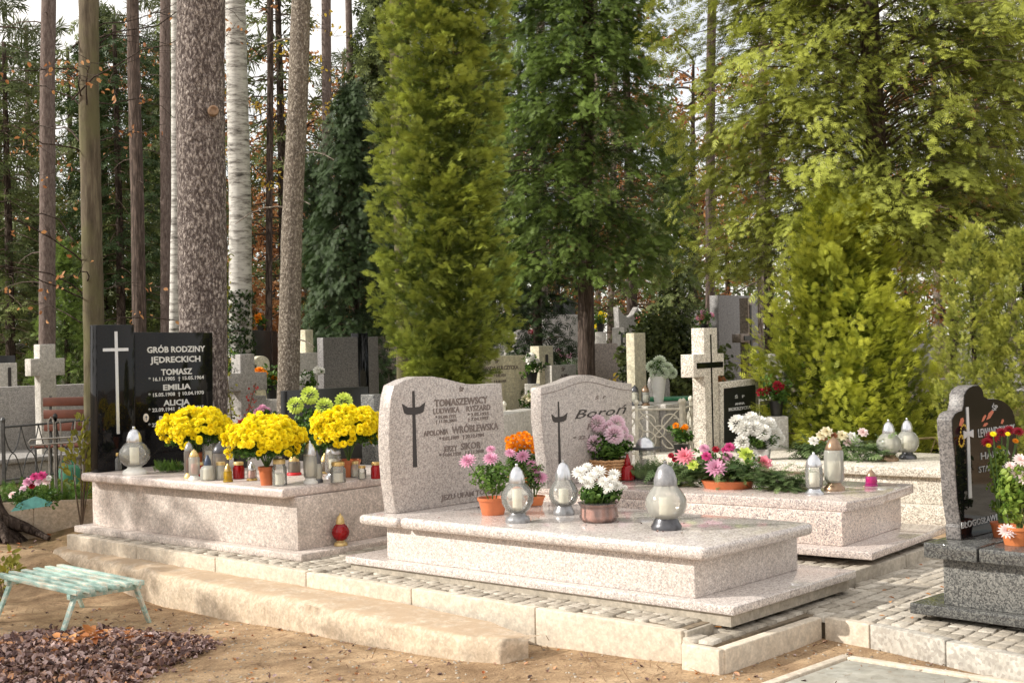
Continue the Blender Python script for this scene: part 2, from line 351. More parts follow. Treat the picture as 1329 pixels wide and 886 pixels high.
# ------------------------------------------------------------------ mesh builder for objects
class MB:
    def __init__(s): s.bm = bmesh.new()
    def box(s, x0, x1, y0, y1, z0, z1, M=None, taper=0):
        vs = []
        for z, k in ((z0, 0), (z1, taper)):
            for x, y in ((x0 + k, y0 + k), (x1 - k, y0 + k), (x1 - k, y1 - k), (x0 + k, y1 - k)):
                p = Vector((x, y, z)); vs.append(s.bm.verts.new(M @ p if M else p))
        for f in ((3, 2, 1, 0), (4, 5, 6, 7), (0, 1, 5, 4), (1, 2, 6, 5), (2, 3, 7, 6), (3, 0, 4, 7)): s.bm.faces.new([vs[i] for i in f])
        return s
    def prism(s, pts, a0, a1, axis='x'):
        """pts: (y,z) loop CCW; extruded along x from a0 to a1"""
        def mk(a, p): return {'x': (a, p[0], p[1]), 'y': (p[0], a, p[1]), 'z': (p[0], p[1], a)}[axis]
        A = [s.bm.verts.new(mk(a0, p)) for p in pts]; B = [s.bm.verts.new(mk(a1, p)) for p in pts]
        n = len(pts)
        s.bm.faces.new(A[::-1]); s.bm.faces.new(B)
        for i in range(n): s.bm.faces.new((A[i], A[(i + 1) % n], B[(i + 1) % n], B[i]))
        return s
    def tube(s, pts, radii, n=8, cap=True):
        pts = [Vector(p) for p in pts]
        if not hasattr(radii, '__len__'): radii = [radii] * len(pts)
        rings = []; ref = Vector((.13, .97, .21))
        for i, p in enumerate(pts):
            t = (pts[min(i + 1, len(pts) - 1)] - pts[max(i - 1, 0)]).normalized()
            if abs(t.dot(ref)) > .95: ref = Vector((1, 0, 0.1))
            u = t.cross(ref).normalized(); w = t.cross(u)
            rings.append([s.bm.verts.new(p + (u * cos(a) + w * sin(a)) * radii[i]) for a in (2 * pi * k / n for k in range(n))])
        for A, B in zip(rings, rings[1:]):
            for k in range(n): s.bm.faces.new((A[k], A[(k + 1) % n], B[(k + 1) % n], B[k]))
        if cap: s.bm.faces.new(rings[0][::-1]); s.bm.faces.new(rings[-1])
        return s
    def lathe(s, prof, n=20, o=(0, 0, 0), ribs=0, ribd=0, sq=0):
        rings = []
        for r, z in prof:
            ring = []
            for k in range(n):
                a = 2 * pi * k / n; rr = r * (1 + (ribd * cos(ribs * a) if ribs else 0))
                if sq: rr *= 1 / max(abs(cos(a)), abs(sin(a))) * sq + (1 - sq)
                ring.append(s.bm.verts.new((o[0] + rr * cos(a), o[1] + rr * sin(a), o[2] + z)))
            rings.append(ring)
        for A, B in zip(rings, rings[1:]):
            for k in range(n): s.bm.faces.new((A[k], A[(k + 1) % n], B[(k + 1) % n], B[k]))
        if prof[0][0] > 1e-4: s.bm.faces.new(rings[0][::-1])
        if prof[-1][0] > 1e-4: s.bm.faces.new(rings[-1])
        return s
    def build(s, name, mat, parent=None, bevel=0, seg=2, smooth=None, mods=None):
        bm = s.bm
        bmesh.ops.remove_doubles(bm, verts=bm.verts, dist=1e-5)
        bmesh.ops.recalc_face_normals(bm, faces=bm.faces)
        if bevel:
            es = [e for e in bm.edges if e.is_manifold and e.calc_face_angle(0) > .6]
            bmesh.ops.bevel(bm, geom=es, offset=bevel, segments=seg, affect='EDGES', profile=.5, clamp_overlap=True)
        me = bpy.data.meshes.new(name); bm.to_mesh(me); bm.free(); me.materials.append(mat)
        if smooth is None: smooth = bool(bevel)
        if smooth:
            me.shade_smooth() if hasattr(me, 'shade_smooth') else None
            try: me.set_sharp_from_angle(angle=radians(50))
            except Exception: pass
        o = link(name, me, parent); return o
def textmesh(name, lines, mat, parent, M, bold=.0, align='CENTER', extrude=.003, shear=0, sx=1.0):
    """lines: (text,size,x,y). M: 4x4 placing text plane"""
    bm = bmesh.new()
    for txt, size, x, y in lines:
        cu = bpy.data.curves.new('t', 'FONT'); cu.body = txt; cu.size = size; cu.align_x = align; cu.extrude = extrude; cu.offset = bold * size; cu.shear = shear; cu.resolution_u = 2
        ob = bpy.data.objects.new('t', cu); COL.objects.link(ob)
        dg = bpy.context.evaluated_depsgraph_get(); me = bpy.data.meshes.new_from_object(ob.evaluated_get(dg))
        me.transform(M @ Matrix.Translation((x, y, 0)) @ Matrix.Diagonal((sx, 1, 1, 1))); bm.from_mesh(me)
        bpy.data.objects.remove(ob); bpy.data.curves.remove(cu); bpy.data.meshes.remove(me)
    me = bpy.data.meshes.new(name); bm.to_mesh(me); bm.free(); me.materials.append(mat)
    return link(name, me, parent)
def facing(x, y, z):
    """text plane on a face with normal +X; text right = +Y, up = +Z; origin x,y,z"""
    return Matrix(((0, 0, 1, x), (1, 0, 0, y), (0, 1, 0, z), (0, 0, 0, 1)))
MT['kerbg'] = granite('grey_concrete', [(.42, .375, .31), (.38, .34, .28), (.46, .41, .34)], 60, .85, .5, .4, (.25, .21, .16))
# ------------------------------------------------------------------ frames
def root_at(name, label, cat, A, B, group=None):
    """A,B world points: local +X from A to B"""
    rz = atan2(B[1] - A[1], B[0] - A[0])
    return thing(name, label, cat, A, rz, group), hypot(B[0] - A[0], B[1] - A[1])
def loc(root, P):
    a = root.rotation_euler.z; d = Vector(P) - root.location
    return Vector((cos(a) * d.x + sin(a) * d.y, -sin(a) * d.x + cos(a) * d.y, d.z))
def glob(root, p):
    a = root.rotation_euler.z
    return Vector((cos(a) * p[0] - sin(a) * p[1], sin(a) * p[0] + cos(a) * p[1], p[2])) + root.location
def onface(root, s, u, v):
    C = loc(root, (0, 0, CH)); Dv = loc(root, W(u, v, 0, 1.0)) - C
    k = (s - C.x) / Dv.x; p = C + Dv * k
    return p.y, p.z
def ontop(root, z, u, v):
    return loc(root, W(u, v, root.location.z + z))
def textfit(root, parent, s, lines, mat, name='inscription', bold=.02, shear=0, ex=.0015):
    ob = None; out = []
    bms = []
    for txt, u0, v0, u1, v1, h in lines:
        t0, z0 = onface(root, s, u0, v0); t1, z1 = onface(root, s, u1, v1); _, zt = onface(root, s, u0, v0 - h)
        size = (zt - z0) / .70; z = (z0 + z1) / 2
        cu = bpy.data.curves.new('t', 'FONT'); cu.body = txt; cu.size = size; cu.align_x = 'LEFT'; cu.extrude = ex; cu.offset = bold * size; cu.shear = shear; cu.resolution_u = 2
        o = bpy.data.objects.new('t', cu); COL.objects.link(o)
        dg = bpy.context.evaluated_depsgraph_get(); me = bpy.data.meshes.new_from_object(o.evaluated_get(dg))
        xs = [v.co.x for v in me.vertices]; w = max(xs) - min(xs); sx = (t1 - t0) / w
        me.transform(facing(s + ex, t0, z) @ Matrix.Diagonal((sx, 1, 1, 1))); bms.append(me)
        bpy.data.objects.remove(o); bpy.data.curves.remove(cu)
    bm = bmesh.new()
    for me in bms: bm.from_mesh(me); bpy.data.meshes.remove(me)
    me = bpy.data.meshes.new(name); bm.to_mesh(me); bm.free(); me.materials.append(mat)
    return link(name, me, parent)
SUNV = Vector((-.990, -.146, .56))
# ------------------------------------------------------------------ graves: frames
bB, LB = root_at('grave', 'pale pink granite tomb in front with rounded slab and black narrow cross on its headstone', 'grave', W(448, 730.3, .0), W(952.5, 799.3, .0))
bA, LA = root_at('grave', 'tall weathered granite tomb crowded with lanterns under a black two-piece headstone', 'grave', W(96, 690, -.03), W(391.3, 729.2, -.03))
rz = bB.rotation_euler.z + radians(4.6); ccr = W(1132.5, 727, .03); LC_ = 2.75
bC, _ = root_at('grave', 'speckled granite tomb with the wreath on it and a peaked headstone reading Boroń', 'grave', ccr - Vector((cos(rz), sin(rz), 0)) * LC_, ccr)
bD, _ = root_at('grave', 'dark grey granite tomb at the right with a curved polished headstone', 'grave', W(1181, 795, -.05), W(1329, 815, -.05))
LD = 2.3
er = W(1222, 620, .26); rz = bB.rotation_euler.z + radians(4); LE = 2.9
bE, _ = root_at('grave', 'washed terrazzo tomb behind with a tall granite cross beside a black panel', 'grave', er - Vector((cos(rz), sin(rz), 0)) * (LE - .15) - Vector((0, 0, .26 + .03)), er - Vector((0, 0, .29)))
for g in (bA, bB, bC, bD, bE): print(tuple(round(x, 2) for x in g.location), round(math.degrees(g.rotation_euler.z), 1))
# grave B ---------------------------------------------------------
MB().box(0, LB, 0, 1.27, 0, .045).build('base_slab', MT['granBp'], bB, .006)
MB().box(.31, LB - .27, .07, 1.1, .0455, .25).build('tomb_wall', MT['granB'], bB, .004)
p0 = ontop(bB, .25, 470.8, 679.5); p1 = ontop(bB, .25, 908.5, 730.4); x0, x1 = p0.x, p1.x; y0 = (p0.y + p1.y) / 2; print('B slab', x0, x1, y0)
xs_ = x0 + .36
MB().box(x0, xs_ - .010, y0, y0 + 1.1, .2505, .312).build('headstone_plinth_slab', MT['granBp'], bB, .027, 5)
MB().box(xs_ + .006, x1, y0, y0 + 1.1, .2505, .318).build('cover_slab', MT['granBp'], bB, .028, 5)
pB = ontop(bB, .315, 512.6, 666); sB = pB.x
pts = [(513.5, 665.5), (508, 625), (505, 584), (505, 560), (506, 534), (508, 515), (512, 500), (527, 492.5), (542, 488.5), (562, 488.5), (577, 491), (592, 495), (605, 498), (619, 499), (635, 498.3), (651, 497), (653.5, 530), (655.5, 579), (656.5, 620), (657.5, 647)]
poly = [onface(bB, sB, *p) for p in pts]; poly[0] = (poly[0][0], .3125); poly[-1] = (poly[-1][0], .3125)
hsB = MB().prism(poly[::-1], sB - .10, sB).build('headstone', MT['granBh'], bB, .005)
def spikecross(root, par, s, u0, v0, u1, v1, ua, va, ub, vb, w, mat, dp=.002):
    """sword-like cross: shaft u0,v0-u1,v1; concave arm from ua,va to ub,vb"""
    t0, za = onface(root, s, u0, v0); t1, zb = onface(root, s, u1, v1); tc = (t0 + t1) / 2
    ta, z1 = onface(root, s, ua, va); tb, z2 = onface(root, s, ub, vb); zm = (z1 + z2) / 2
    m = MB(); m.prism([(tc - w * .3, za), (tc - w * .55, zb), (tc + w * .55, zb), (tc + w * .3, za)], s + .0005, s + dp)
    h = w * 1.2
    top = [(ta, zm + h * 1.0), (ta + (tc - ta) * .5, zm + h * .35), (tc, zm + h * .3), (tc + (tb - tc) * .5, zm + h * .35), (tb, zm + h * 1.0)]
    bot = [(tb - .02, zm - h * .5), (tc + (tb - tc) * .5, zm - h * .75), (tc, zm - h * .85), (ta + (tc - ta) * .5, zm - h * .75), (ta + .02, zm - h * .5)]
    m.prism((top + bot)[::-1], s + .0005, s + dp + .0013)
    return m.build('cross', mat, par)
spikecross(bB, hsB, sB, 537, 507, 538, 606, 521.5, 531, 552, 531, .034, MT['letd'])
textfit(bB, hsB, sB, [('ŚP', 596, 508, 602, 507, 5), ('TOMASZEWSCY', 564, 528, 633, 522, 9), ], MT['letm'], bold=.03)
textfit(bB, hsB, sB, [('LUDWIKA', 562, 537, 596, 534.5, 7), ('RYSZARD', 605, 534, 636, 531, 7), ('* 25.08.1925', 565, 543.5, 592, 541.5, 4), ('* 3.02.1923', 607, 540, 634, 538, 4), ('† 11.06.2001', 565, 549, 592, 547, 4), ('† 7.04.1997', 607, 546, 634, 544, 4)], MT['letm'], bold=.02)
textfit(bB, hsB, sB, [('APOLONIA', 550, 566, 582, 563, 7), ('WRÓBLEWSKA', 587, 562, 647, 557, 9), ('* 9.02.1899   † 20.12.1984', 570, 571, 628, 566.5, 4.5), ('JERZY', 576, 586, 594, 584, 7), ('SIKOR', 598, 583, 624, 581, 8.5), ('* 14.04.1920   † 5.11.2008', 570, 592, 628, 588, 4.5)], MT['letm'], bold=.02)
textfit(bB, hsB, sB, [('JEZU UFAM TOBIE', 573, 648, 640, 640, 6.5)], MT['letm'], bold=.02)
MB().box(.03, LB - .03, .02, 1.24, -.06, -.0005).build('bedding', MT['kerbg'], bB)
# grave A ---------------------------------------------------------
MB().box(0, LA, 0, 1.5, 0, .05).build('base_slab', MT['granA'], bA, .008)
MB().box(.12, LA - .135, .09, 1.4, .0505, .40).build('tomb_wall', MT['granA'], bA, .004)
zA = .465
a0 = ontop(bA, .40, 100.5, 624.5); a1 = ontop(bA, .40, 371.3, 646.7); print('A slab', a0, a1)
ay = (a0.y + a1.y) / 2
MB().box(a0.x, a0.x + .33, ay, ay + 1.5, .4005, zA - .002).build('headstone_plinth_slab', MT['granAp'], bA, .018, 3)
MB().box(a0.x + .336, a1.x, ay, ay + 1.5, .4005, zA).build('cover_slab', MT['granAp'], bA, .018, 3)
pA = ontop(bA, zA, 127, 613); sA = pA.x; print('A hs', pA)
sA = max(sA, .10)
def faceprism(root, par, s, px, th, mat, name='headstone', zb=None, bev=.004):
    pl = [onface(root, s, *p) for p in px]
    if zb is not None:
        zs = sorted(range(len(pl)), key=lambda i: pl[i][1])[:2]
        for i in zs: pl[i] = (pl[i][0], zb)
    return MB().prism(pl[::-1], s - th, s).build(name, mat, par, bev)
hsA = faceprism(bA, bA, sA, [(127, 612), (126, 421.5), (174, 421), (175, 605)], .10, MT['black'], 'headstone_pillar', zA - .0015)
hsA2 = faceprism(bA, bA, sA - .07, [(176, 608), (175, 431), (276, 431.5), (277, 600)], .09, MT['black'], 'headstone_panel', zA - .0015)
t0, z0 = onface(bA, sA, 150, 430); t1, z1 = onface(bA, sA, 150.5, 563); ta, za = onface(bA, sA, 133, 454); tb, _ = onface(bA, sA, 166, 453)
m = MB(); m.box(sA + .0005, sA + .006, t0 - .013, t0 + .013, z1, z0); m.box(sA + .001, sA + .0075, ta, tb, za - .012, za + .012); m.build('steel_cross', MT['crossw'], hsA)
s2 = sA - .07
textfit(bA, hsA2, s2, [('GRÓB RODZINY', 190.5, 457, 266, 456.5, 7.5), ('JĘDRECKICH', 196, 470, 261, 469.5, 7.5), ('TOMASZ', 209, 486, 249.5, 485.5, 7.5), ('EMILIA', 211, 505.5, 247, 505, 7), ('ALICJA', 212.5, 525.5, 246.5, 525, 7), ('RYSZARD', 206, 545.5, 250, 545, 7)], MT['letw'], bold=.03)
textfit(bA, hsA2, s2, [('* 16.11.1905  † 15.05.1964', 192.5, 493.2, 264.5, 492.8, 4.6), ('* 15.05.1908  † 10.04.1970', 192.5, 513.2, 264.5, 512.8, 4.6), ('* 22.09.1941  † 20.03.2015', 192.5, 532.6, 264.5, 532, 4.6), ('* 22.06.1938', 192.5, 553, 226, 552.6, 4.6)], MT['letw'], bold=.02)
tm, zm = onface(bA, s2, 189, 542)
m = MB(); pr = [(tm + .026 * cos(a), zm + .034 * sin(a)) for a in [2 * pi * k / 24 for k in range(24)]]; m.prism(pr, s2 + .0005, s2 + .008); md = m.build('oval_medallion', MT['porcelain'], hsA2, .002)
m = MB(); m.box(s2 + .0085, s2 + .0095, tm - .003, tm + .003, zm - .018, zm + .018); m.box(s2 + .0088, s2 + .0098, tm - .010, tm + .010, zm + .002, zm + .008); m.build('dark_cross', MT['navy'], md)
# grave C ---------------------------------------------------------
MB().box(0, LC_, 0, 1.28, 0, .045).build('base_slab', MT['granCp'], bC, .005)
c0 = ontop(bC, .25, 1099.5, 664.6); c1 = ontop(bC, .25, 1197, 640); k1 = ontop(bC, .045, 1094, 709); print('C', c0, c1, k1)
MB().box(.2, k1.x, max(k1.y, .05), 1.1, .0455, .25).build('tomb_wall', MT['granC'], bC, .004)
cl = ontop(bC, .25, 692, 641); print('C left', cl)
cx0 = max(cl.x, .02)
MB().box(cx0, cx0 + .36, c0.y, c0.y + 1.12, .2505, .308).build('headstone_plinth_slab', MT['granCp'], bC, .012, 3)
# cover with a shallow wave along its end
n = 16; pl = [(cx0 + .366, c0.y), (c0.x, c0.y)] + [(c0.x + .05 * sin(pi * k / n) * (1 if k < n / 2 else .6) - .0, c0.y + 1.12 * k / n) for k in range(1, n)] + [(c0.x, c0.y + 1.12), (cx0 + .366, c0.y + 1.12)]
MB().prism(pl, .2505, .312, 'z').build('cover_slab', MT['granCp'], bC, .008, 3)
pC = ontop(bC, .308, 711, 630); sC = pC.x; print('C hs', pC); sC = max(sC, cx0 + .2)
CP = [(711, 632), (709, 600), (702.4, 545), (702.2, 503), (711, 501), (720.6, 498.5), (731, 495), (741, 491), (748, 488.5), (755, 487), (761, 486.5), (767.4, 486.8), (774, 488), (781.6, 490), (792, 493), (802, 495.4), (811, 496.8), (820, 497.4), (820.5, 540), (821, 612)]
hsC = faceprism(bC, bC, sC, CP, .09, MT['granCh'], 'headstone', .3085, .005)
pl = [onface(bC, sC, u, v + 9) for u, v in CP[3:-2]]
m = MB(); m.tube([(sC + .001, a, b) for a, b in pl], .0022, 5); m.build('engraved_border', MT['letm'], hsC)
spikecross(bC, hsC, sC, 724, 521, 727, 604, 715.5, 543, 736.5, 542, .028, MT['letd'])
textfit(bC, hsC, sC, [('Ś   P', 772, 518.5, 785.5, 516.5, 4)], MT['letm'], shear=.25, bold=.01)
textfit(bC, hsC, sC, [('Boroń', 744, 543, 812, 537, 11.5)], MT['letd'], shear=.35, bold=.0)
textfit(bC, hsC, sC, [('Henryk', 761, 557, 802, 553, 8), ('* 22.11.1931', 743, 570, 790, 566, 4.5)], MT['letm'], shear=.2, bold=.015)
# grave D ---------------------------------------------------------
MB().box(0, LD, 0, 1.25, 0, .052).build('base_slab', MT['granDp'], bD, .004)
d0 = ontop(bD, .29, 1199, 723); dk = ontop(bD, .052, 1216, 787); print('D', d0, dk)
MB().box(max(dk.x, .1), LD - .2, max(dk.y, .06), 1.12, .0525, .29).build('tomb_wall', MT['granD'], bD, .003)
dp = ontop(bD, .36, 1273, 710)
MB().box(d0.x, dp.x - .004, d0.y, d0.y + 1.12, .2905, .365).build('headstone_plinth_slab', MT['granDp'], bD, .003)
MB().box(dp.x + .006, LD - .1, d0.y, d0.y + 1.12, .2905, .36).build('cover_slab', MT['granDp'], bD, .01, 3)
pD = ontop(bD, .365, 1246, 701); sD = pD.x; print('D hs', pD)
DP = [(1247, 701), (1246, 683), (1247, 681), (1242, 649), (1240, 620), (1238.5, 591), (1235.5, 562), (1235, 544), (1238.5, 537), (1243, 534), (1248.4, 532.5), (1250.5, 522.5), (1251, 512), (1254, 506), (1258, 502.5), (1263, 500), (1269, 499.5), (1273, 503), (1275, 508), (1276, 514), (1282, 517.5), (1288, 517.3), (1294.5, 517.8), (1300, 519.5), (1305, 522.5), (1310, 527), (1313.5, 532), (1316.5, 540), (1318.5, 552), (1319, 575), (1321, 610), (1322, 640), (1321, 662), (1320, 680)]
hsD = faceprism(bD, bD, sD, DP, .08, MT['granDh'], 'headstone', .3655, .004)
plD = [onface(bD, sD, *p) for p in DP]; plD[0] = (plD[0][0], .367); plD[-1] = (plD[-1][0], .367)
cy_ = sum(p[0] for p in plD) / len(plD); cz_ = sum(p[1] for p in plD) / len(plD)
MB().prism([(cy_ + (a - cy_) * .985, cz_ + (b - cz_) * .993) for a, b in plD][::-1], sD + .0005, sD + .003).build('polished_face', MT['black'], hsD)
ta, za = onface(bD, sD, 1254, 528); tb, zb = onface(bD, sD, 1258, 646)
m = MB(); m.prism([(ta - .013, za), (ta + .012, za), (tb + .016, zb), (tb - .016, zb)][::-1], sD + .0035, sD + .0075)
tc, zc = onface(bD, sD, 1255, 563); m.prism([(tc - .05, zc + .02), (tc, zc + .008), (tc + .055, zc + .02), (tc + .055, zc - .022), (tc, zc - .008), (tc - .05, zc - .022)][::-1], sD + .004, sD + .009); m.build('steel_cross', MT['crossw'], hsD)
textfit(bD, hsD, sD + .0035, [('ŚP', 1287, 533, 1294, 532, 7), ('LEWANDOWSCY', 1269, 568, 1316, 560, 11), ('HALINA', 1272, 596, 1310, 590, 9), ('STANISŁAW', 1270, 613, 1310, 606, 8)], MT['letg'], bold=.01)
textfit(bD, hsD, sD + .0035, [('BŁOGOSŁAWIENI CISI', 1247, 686, 1317, 668, 8)], MT['letg'], bold=.02)
m = MB()
for (u, v, r) in ((1250, 560, 9), (1247, 572, 7)):
    tt, zz = onface(bD, sD, u, v)
    for k in range(12):
        a = k * pi / 6; c = (tt + cos(a) * r * .0038, zz + sin(a) * r * .0038); m.prism([(c[0] + .008 * cos(a + b), c[1] + .008 * sin(a + b)) for b in (0, 1.57, 3.14, 4.71)], sD + .0032, sD + .0042)
m.build('etched_sunflowers', plain('etched_yellow', (.55, .35, .03), .3), hsD)
m = MB()
for (u, v, w, h, sk) in ((1284, 539, 11, 3.5, 4), (1276, 543, 7, 2.5, 3), (1300, 547, 5, 3, 1), (1247, 548, 7, 5, 2), (1278, 551, 8, 2, 1)):
    tt, zz = onface(bD, sD, u, v); w *= .004; h *= .004; sk *= .004
    m.prism([(tt - w, zz - sk - h * .3), (tt, zz - h), (tt + w, zz + sk), (tt + w * .6, zz + sk + h * .8), (tt - w * .3, zz + h)], sD + .0032, sD + .0044)
m.build('orange_strokes', plain('flat_orange', (.50, .13, .07), .3), hsD)  # thin flat orange strokes on the headstone face
# grave E ---------------------------------------------------------
MB().box(0, LE, -.05, 1.3, -.12, .08).build('base_slab', MT['terrazzo'], bE, .008)
MB().box(.1, LE - .1, .05, 1.2, .0805, .285).build('tomb_wall', MT['terrazzo'], bE, .006)
MB().box(.05, LE - .02, .0, 1.25, .2855, .36).build('cover_slab', MT['terrazzo'], bE, .01)
pE = ontop(bE, .36, 912, 590); print('E hs', pE); sE = pE.x; sE = .45
CRX = [(915, 600), (914, 488), (898, 488), (898, 460), (915, 460), (915, 425.5), (923.5, 425.5), (923.5, 460), (939.5, 460), (939.5, 486.5), (924, 486.5), (925, 597)]
def crosspoly(root, s, uc, vt, vb, w, ua, ub, va, vb2, zb):
    tl, zt = onface(root, s, uc - w / 2, vt); tr, _ = onface(root, s, uc + w / 2, vt)
    al, z1 = onface(root, s, ua, va); ar, z2 = onface(root, s, ub, vb2)
    return [(tl, zb), (tl, z2), (al, z2), (al, z1), (tl, z1), (tl, zt), (tr, zt), (tr, z1), (ar, z1), (ar, z2), (tr, z2), (tr, zb)]
pl = crosspoly(bE, sE, 922, 425.5, 0, 17, 900, 940, 460, 487, .3605)
cE = MB().prism(pl[::-1], sE - .13, sE).build('stone_cross', MT['terrazzo'], bE, .004)
tcx = (pl[5][0] + pl[6][0]) / 2; zt = pl[5][1]
m = MB(); m.box(sE + .0005, sE + .002, tcx - .012, tcx + .012, .37, zt - .06); m.box(sE + .0008, sE + .0026, pl[2][0] + .05, pl[8][0] - .02, pl[2][1] + .075, pl[4][1] - .075); m.build('black_inlay', MT['black'], cE)
hE = faceprism(bE, bE, sE - .02, [(936, 590), (935, 497), (984.5, 491), (986, 580)], .10, MT['terrazzo'], 'headstone', .3605, .005)
pE2 = faceprism(bE, hE, sE - .0175, [(940, 575), (939.5, 504), (980.5, 499), (981.5, 570)], .0022, MT['blackm'], 'black_panel', None, 0)
textfit(bE, pE2, sE - .0172, [('Ś   P', 953.5, 517, 966, 515.5, 3.5), ('ANNA', 954, 525.5, 966.5, 524.3, 3), ('MOKRZYCKA', 945.5, 533, 974, 530.5, 4.2), ('* 5.11.1931', 952, 541, 969.5, 539, 2.6), ('† 19.04.1998', 952, 547, 969.5, 545, 2.6)], MT['letw'], bold=.02)
# ---- kerbs, steps, ground
KL = W(86, 693, -.02); KR = W(885, 818, -.05)
kdir = (KR - KL).normalized(); kn = Vector((-kdir.y, kdir.x, 0)).normalized()
def struct(o): o['kind'] = 'structure'; return o
def kerbrun(name, A, B, th, depth, mat, pieces=1, gap=.006, side=1):
    """kerb along A-B top outer edge; thickness th to the left side (side=1), depth downwards; one structure"""
    A = Vector(A); B = Vector(B); d = (B - A); L = d.length; d.normalize(); nrm = Vector((-d.y, d.x, 0)).normalized() * side
    m = MB()
    for i in range(pieces):
        p = A + d * (L * i / pieces + gap / 2); q = A + d * (L * (i + 1) / pieces - gap / 2)
        jz = rnd.uniform(-.003, .003)
        vs = []
        for z0 in (-depth, 0):
            for pt in (p, q, q + nrm * th, p + nrm * th): vs.append(m.bm.verts.new((pt.x, pt.y, pt.z + z0 + (jz if z0 == 0 else 0))))
        for f in ((3, 2, 1, 0), (4, 5, 6, 7), (0, 1, 5, 4), (1, 2, 6, 5), (2, 3, 7, 6), (3, 0, 4, 7)): m.bm.faces.new([vs[i_] for i_ in f])
    return struct(m.build(name, mat, None, .007, 3))
k_end = W(885, 818, -.05)
kerbrun('kerb', KL, KR, .06, .20, MT['concrete'], 6)
PB1 = W(893, 818, -.05); 
ey = Vector((-sin(bB.rotation_euler.z), cos(bB.rotation_euler.z), 0)); ex = Vector((cos(bB.rotation_euler.z), sin(bB.rotation_euler.z), 0))
SE = loc(bB, KR).x   # plot edge
pe = [glob(bB, (SE + .02, -.21, -.052)), glob(bB, (SE + .02, 1.40, -.045)), glob(bB, (SE + .02, 1.41, -.005)), glob(bB, (SE + .02, 2.95, -.0))]
kerbrun('kerb', pe[0], pe[1], .055, .12, MT['kerbg'], 2)
kerbrun('kerb', pe[2], pe[3], .055, .16, MT['kerbg'], 2)
# lower path kerbs
ZP = -.085
q0 = W(883, 834, ZP); q1 = W(934, 843, ZP); q2 = W(1067, 800, ZP); q3 = W(1128, 810, ZP); q4 = W(1147, 813, ZP); q5 = W(1329, 852, ZP); q6 = q5 + (q5 - q4) * 1.2
for q in (q0, q1, q2, q3, q4, q5): print('q', [round(c, 2) for c in q])
kerbrun('kerb', q0, q1, .05, .22, MT['concrete'], 1)
kerbrun('kerb', q1 + Vector((.03, .02, 0)), q2, .06, .22, MT['concrete'], 1, side=1)
kerbrun('kerb', q2 + ex * .01, q3, .06, .22, MT['concrete'], 1)
kerbrun('kerb', q3, q6, .07, .22, MT['sett'], 4)
# stone step
def vnoise(x, y, s, seed=0):
    r = np.random.default_rng(seed); v = 0
    for k in range(5):
        a = r.uniform(0, 6.28); f = s * r.uniform(.6, 2.2); ph = r.uniform(0, 6.28); v = v + np.sin((x * np.cos(a) + y * np.sin(a)) * f + ph + 1.3 * np.sin((y * np.cos(a) - x * np.sin(a)) * f * .7 + ph))
    return v / 5
sf = [W(68, 712, -.13), W(233, 749, -.13), W(500, 805.5, -.13), W(600, 825, -.135), W(650, 832, -.14), W(686, 829, -.15)]
def stepmesh():
    P = np.array([tuple(p) for p in sf]); L = np.concatenate([[0], np.cumsum(np.linalg.norm(np.diff(P, axis=0), axis=1))]); m = 220; k = np.linspace(0, L[-1], m)
    C = np.stack([np.interp(k, L, P[:, i]) for i in range(3)], 1); nv = np.array([kn.x, kn.y, 0]); rows = []
    w_ = np.interp(k, [0, L[-1] * .9, L[-1]], [.62, .34, .12])
    prof = [(1.0, 0, .0), (.7, .004, .006), (.35, .006, .008), (.10, .004, .010), (.03, -.004, .010), (.0, -.022, .012), (-.006, -.06, .012), (-.008, -.12, .010), (-.008, -.19, .010), (-.008, -.45, 0)]
    for j, (f_, dz, nz_) in enumerate(prof):
        off = (f_ * w_ if f_ > .01 else np.full(m, f_)) ; n1 = vnoise(C[:, 0] + j * .37, C[:, 1] - j * .21, 9, 5 + j) * nz_ * 1.3 + vnoise(C[:, 0], C[:, 1] + j, 31, 15 + j) * nz_ * .7
        chip = -.03 * (rng.random(m) < .03) * (3 <= j <= 5)
        R = C + nv * (off + (n1 if j >= 4 else 0))[:, None]; R[:, 2] = C[:, 2] + dz + (n1 if j < 6 else 0) + chip * .5; rows.append(R)
    V = np.stack(rows, 1).reshape(-1, 3); q = len(prof); i = np.arange(m - 1)[:, None] * q; j = np.arange(q - 1)[None]
    F = np.stack([i + j, i + j + 1, i + q + j + 1, i + q + j], 2).reshape(-1, 4)[:, ::-1]
    return fastmesh('stone_step', V, F, MT['concrete2'], smooth=True)
st = struct(link('stone_step', stepmesh()))
# cobbles
def inpoly(x, y, P):
    c = np.zeros(len(x), bool); n = len(P)
    for i in range(n):
        x1, y1 = P[i][0], P[i][1]; x2, y2 = P[(i + 1) % n][0], P[(i + 1) % n][1]
        if y1 == y2: continue
        c ^= ((y1 > y) != (y2 > y)) & (x < (x2 - x1) * (y - y1) / (y2 - y1) + x1)
    return c
SV = np.array([(-.5, -.5, -.5), (.5, -.5, -.5), (.5, .5, -.5), (-.5, .5, -.5), (-.46, -.46, .0), (.46, -.46, .0), (.46, .46, .0), (-.46, .46, .0), (-.41, -.41, .03), (.41, -.41, .03), (.41, .41, .03), (-.41, .41, .03)], float)
SF = np.array([(0, 1, 5, 4), (1, 2, 6, 5), (2, 3, 7, 6), (3, 0, 4, 7), (4, 5, 9, 8), (5, 6, 10, 9), (6, 7, 11, 10), (7, 4, 8, 11), (8, 9, 10, 11)])
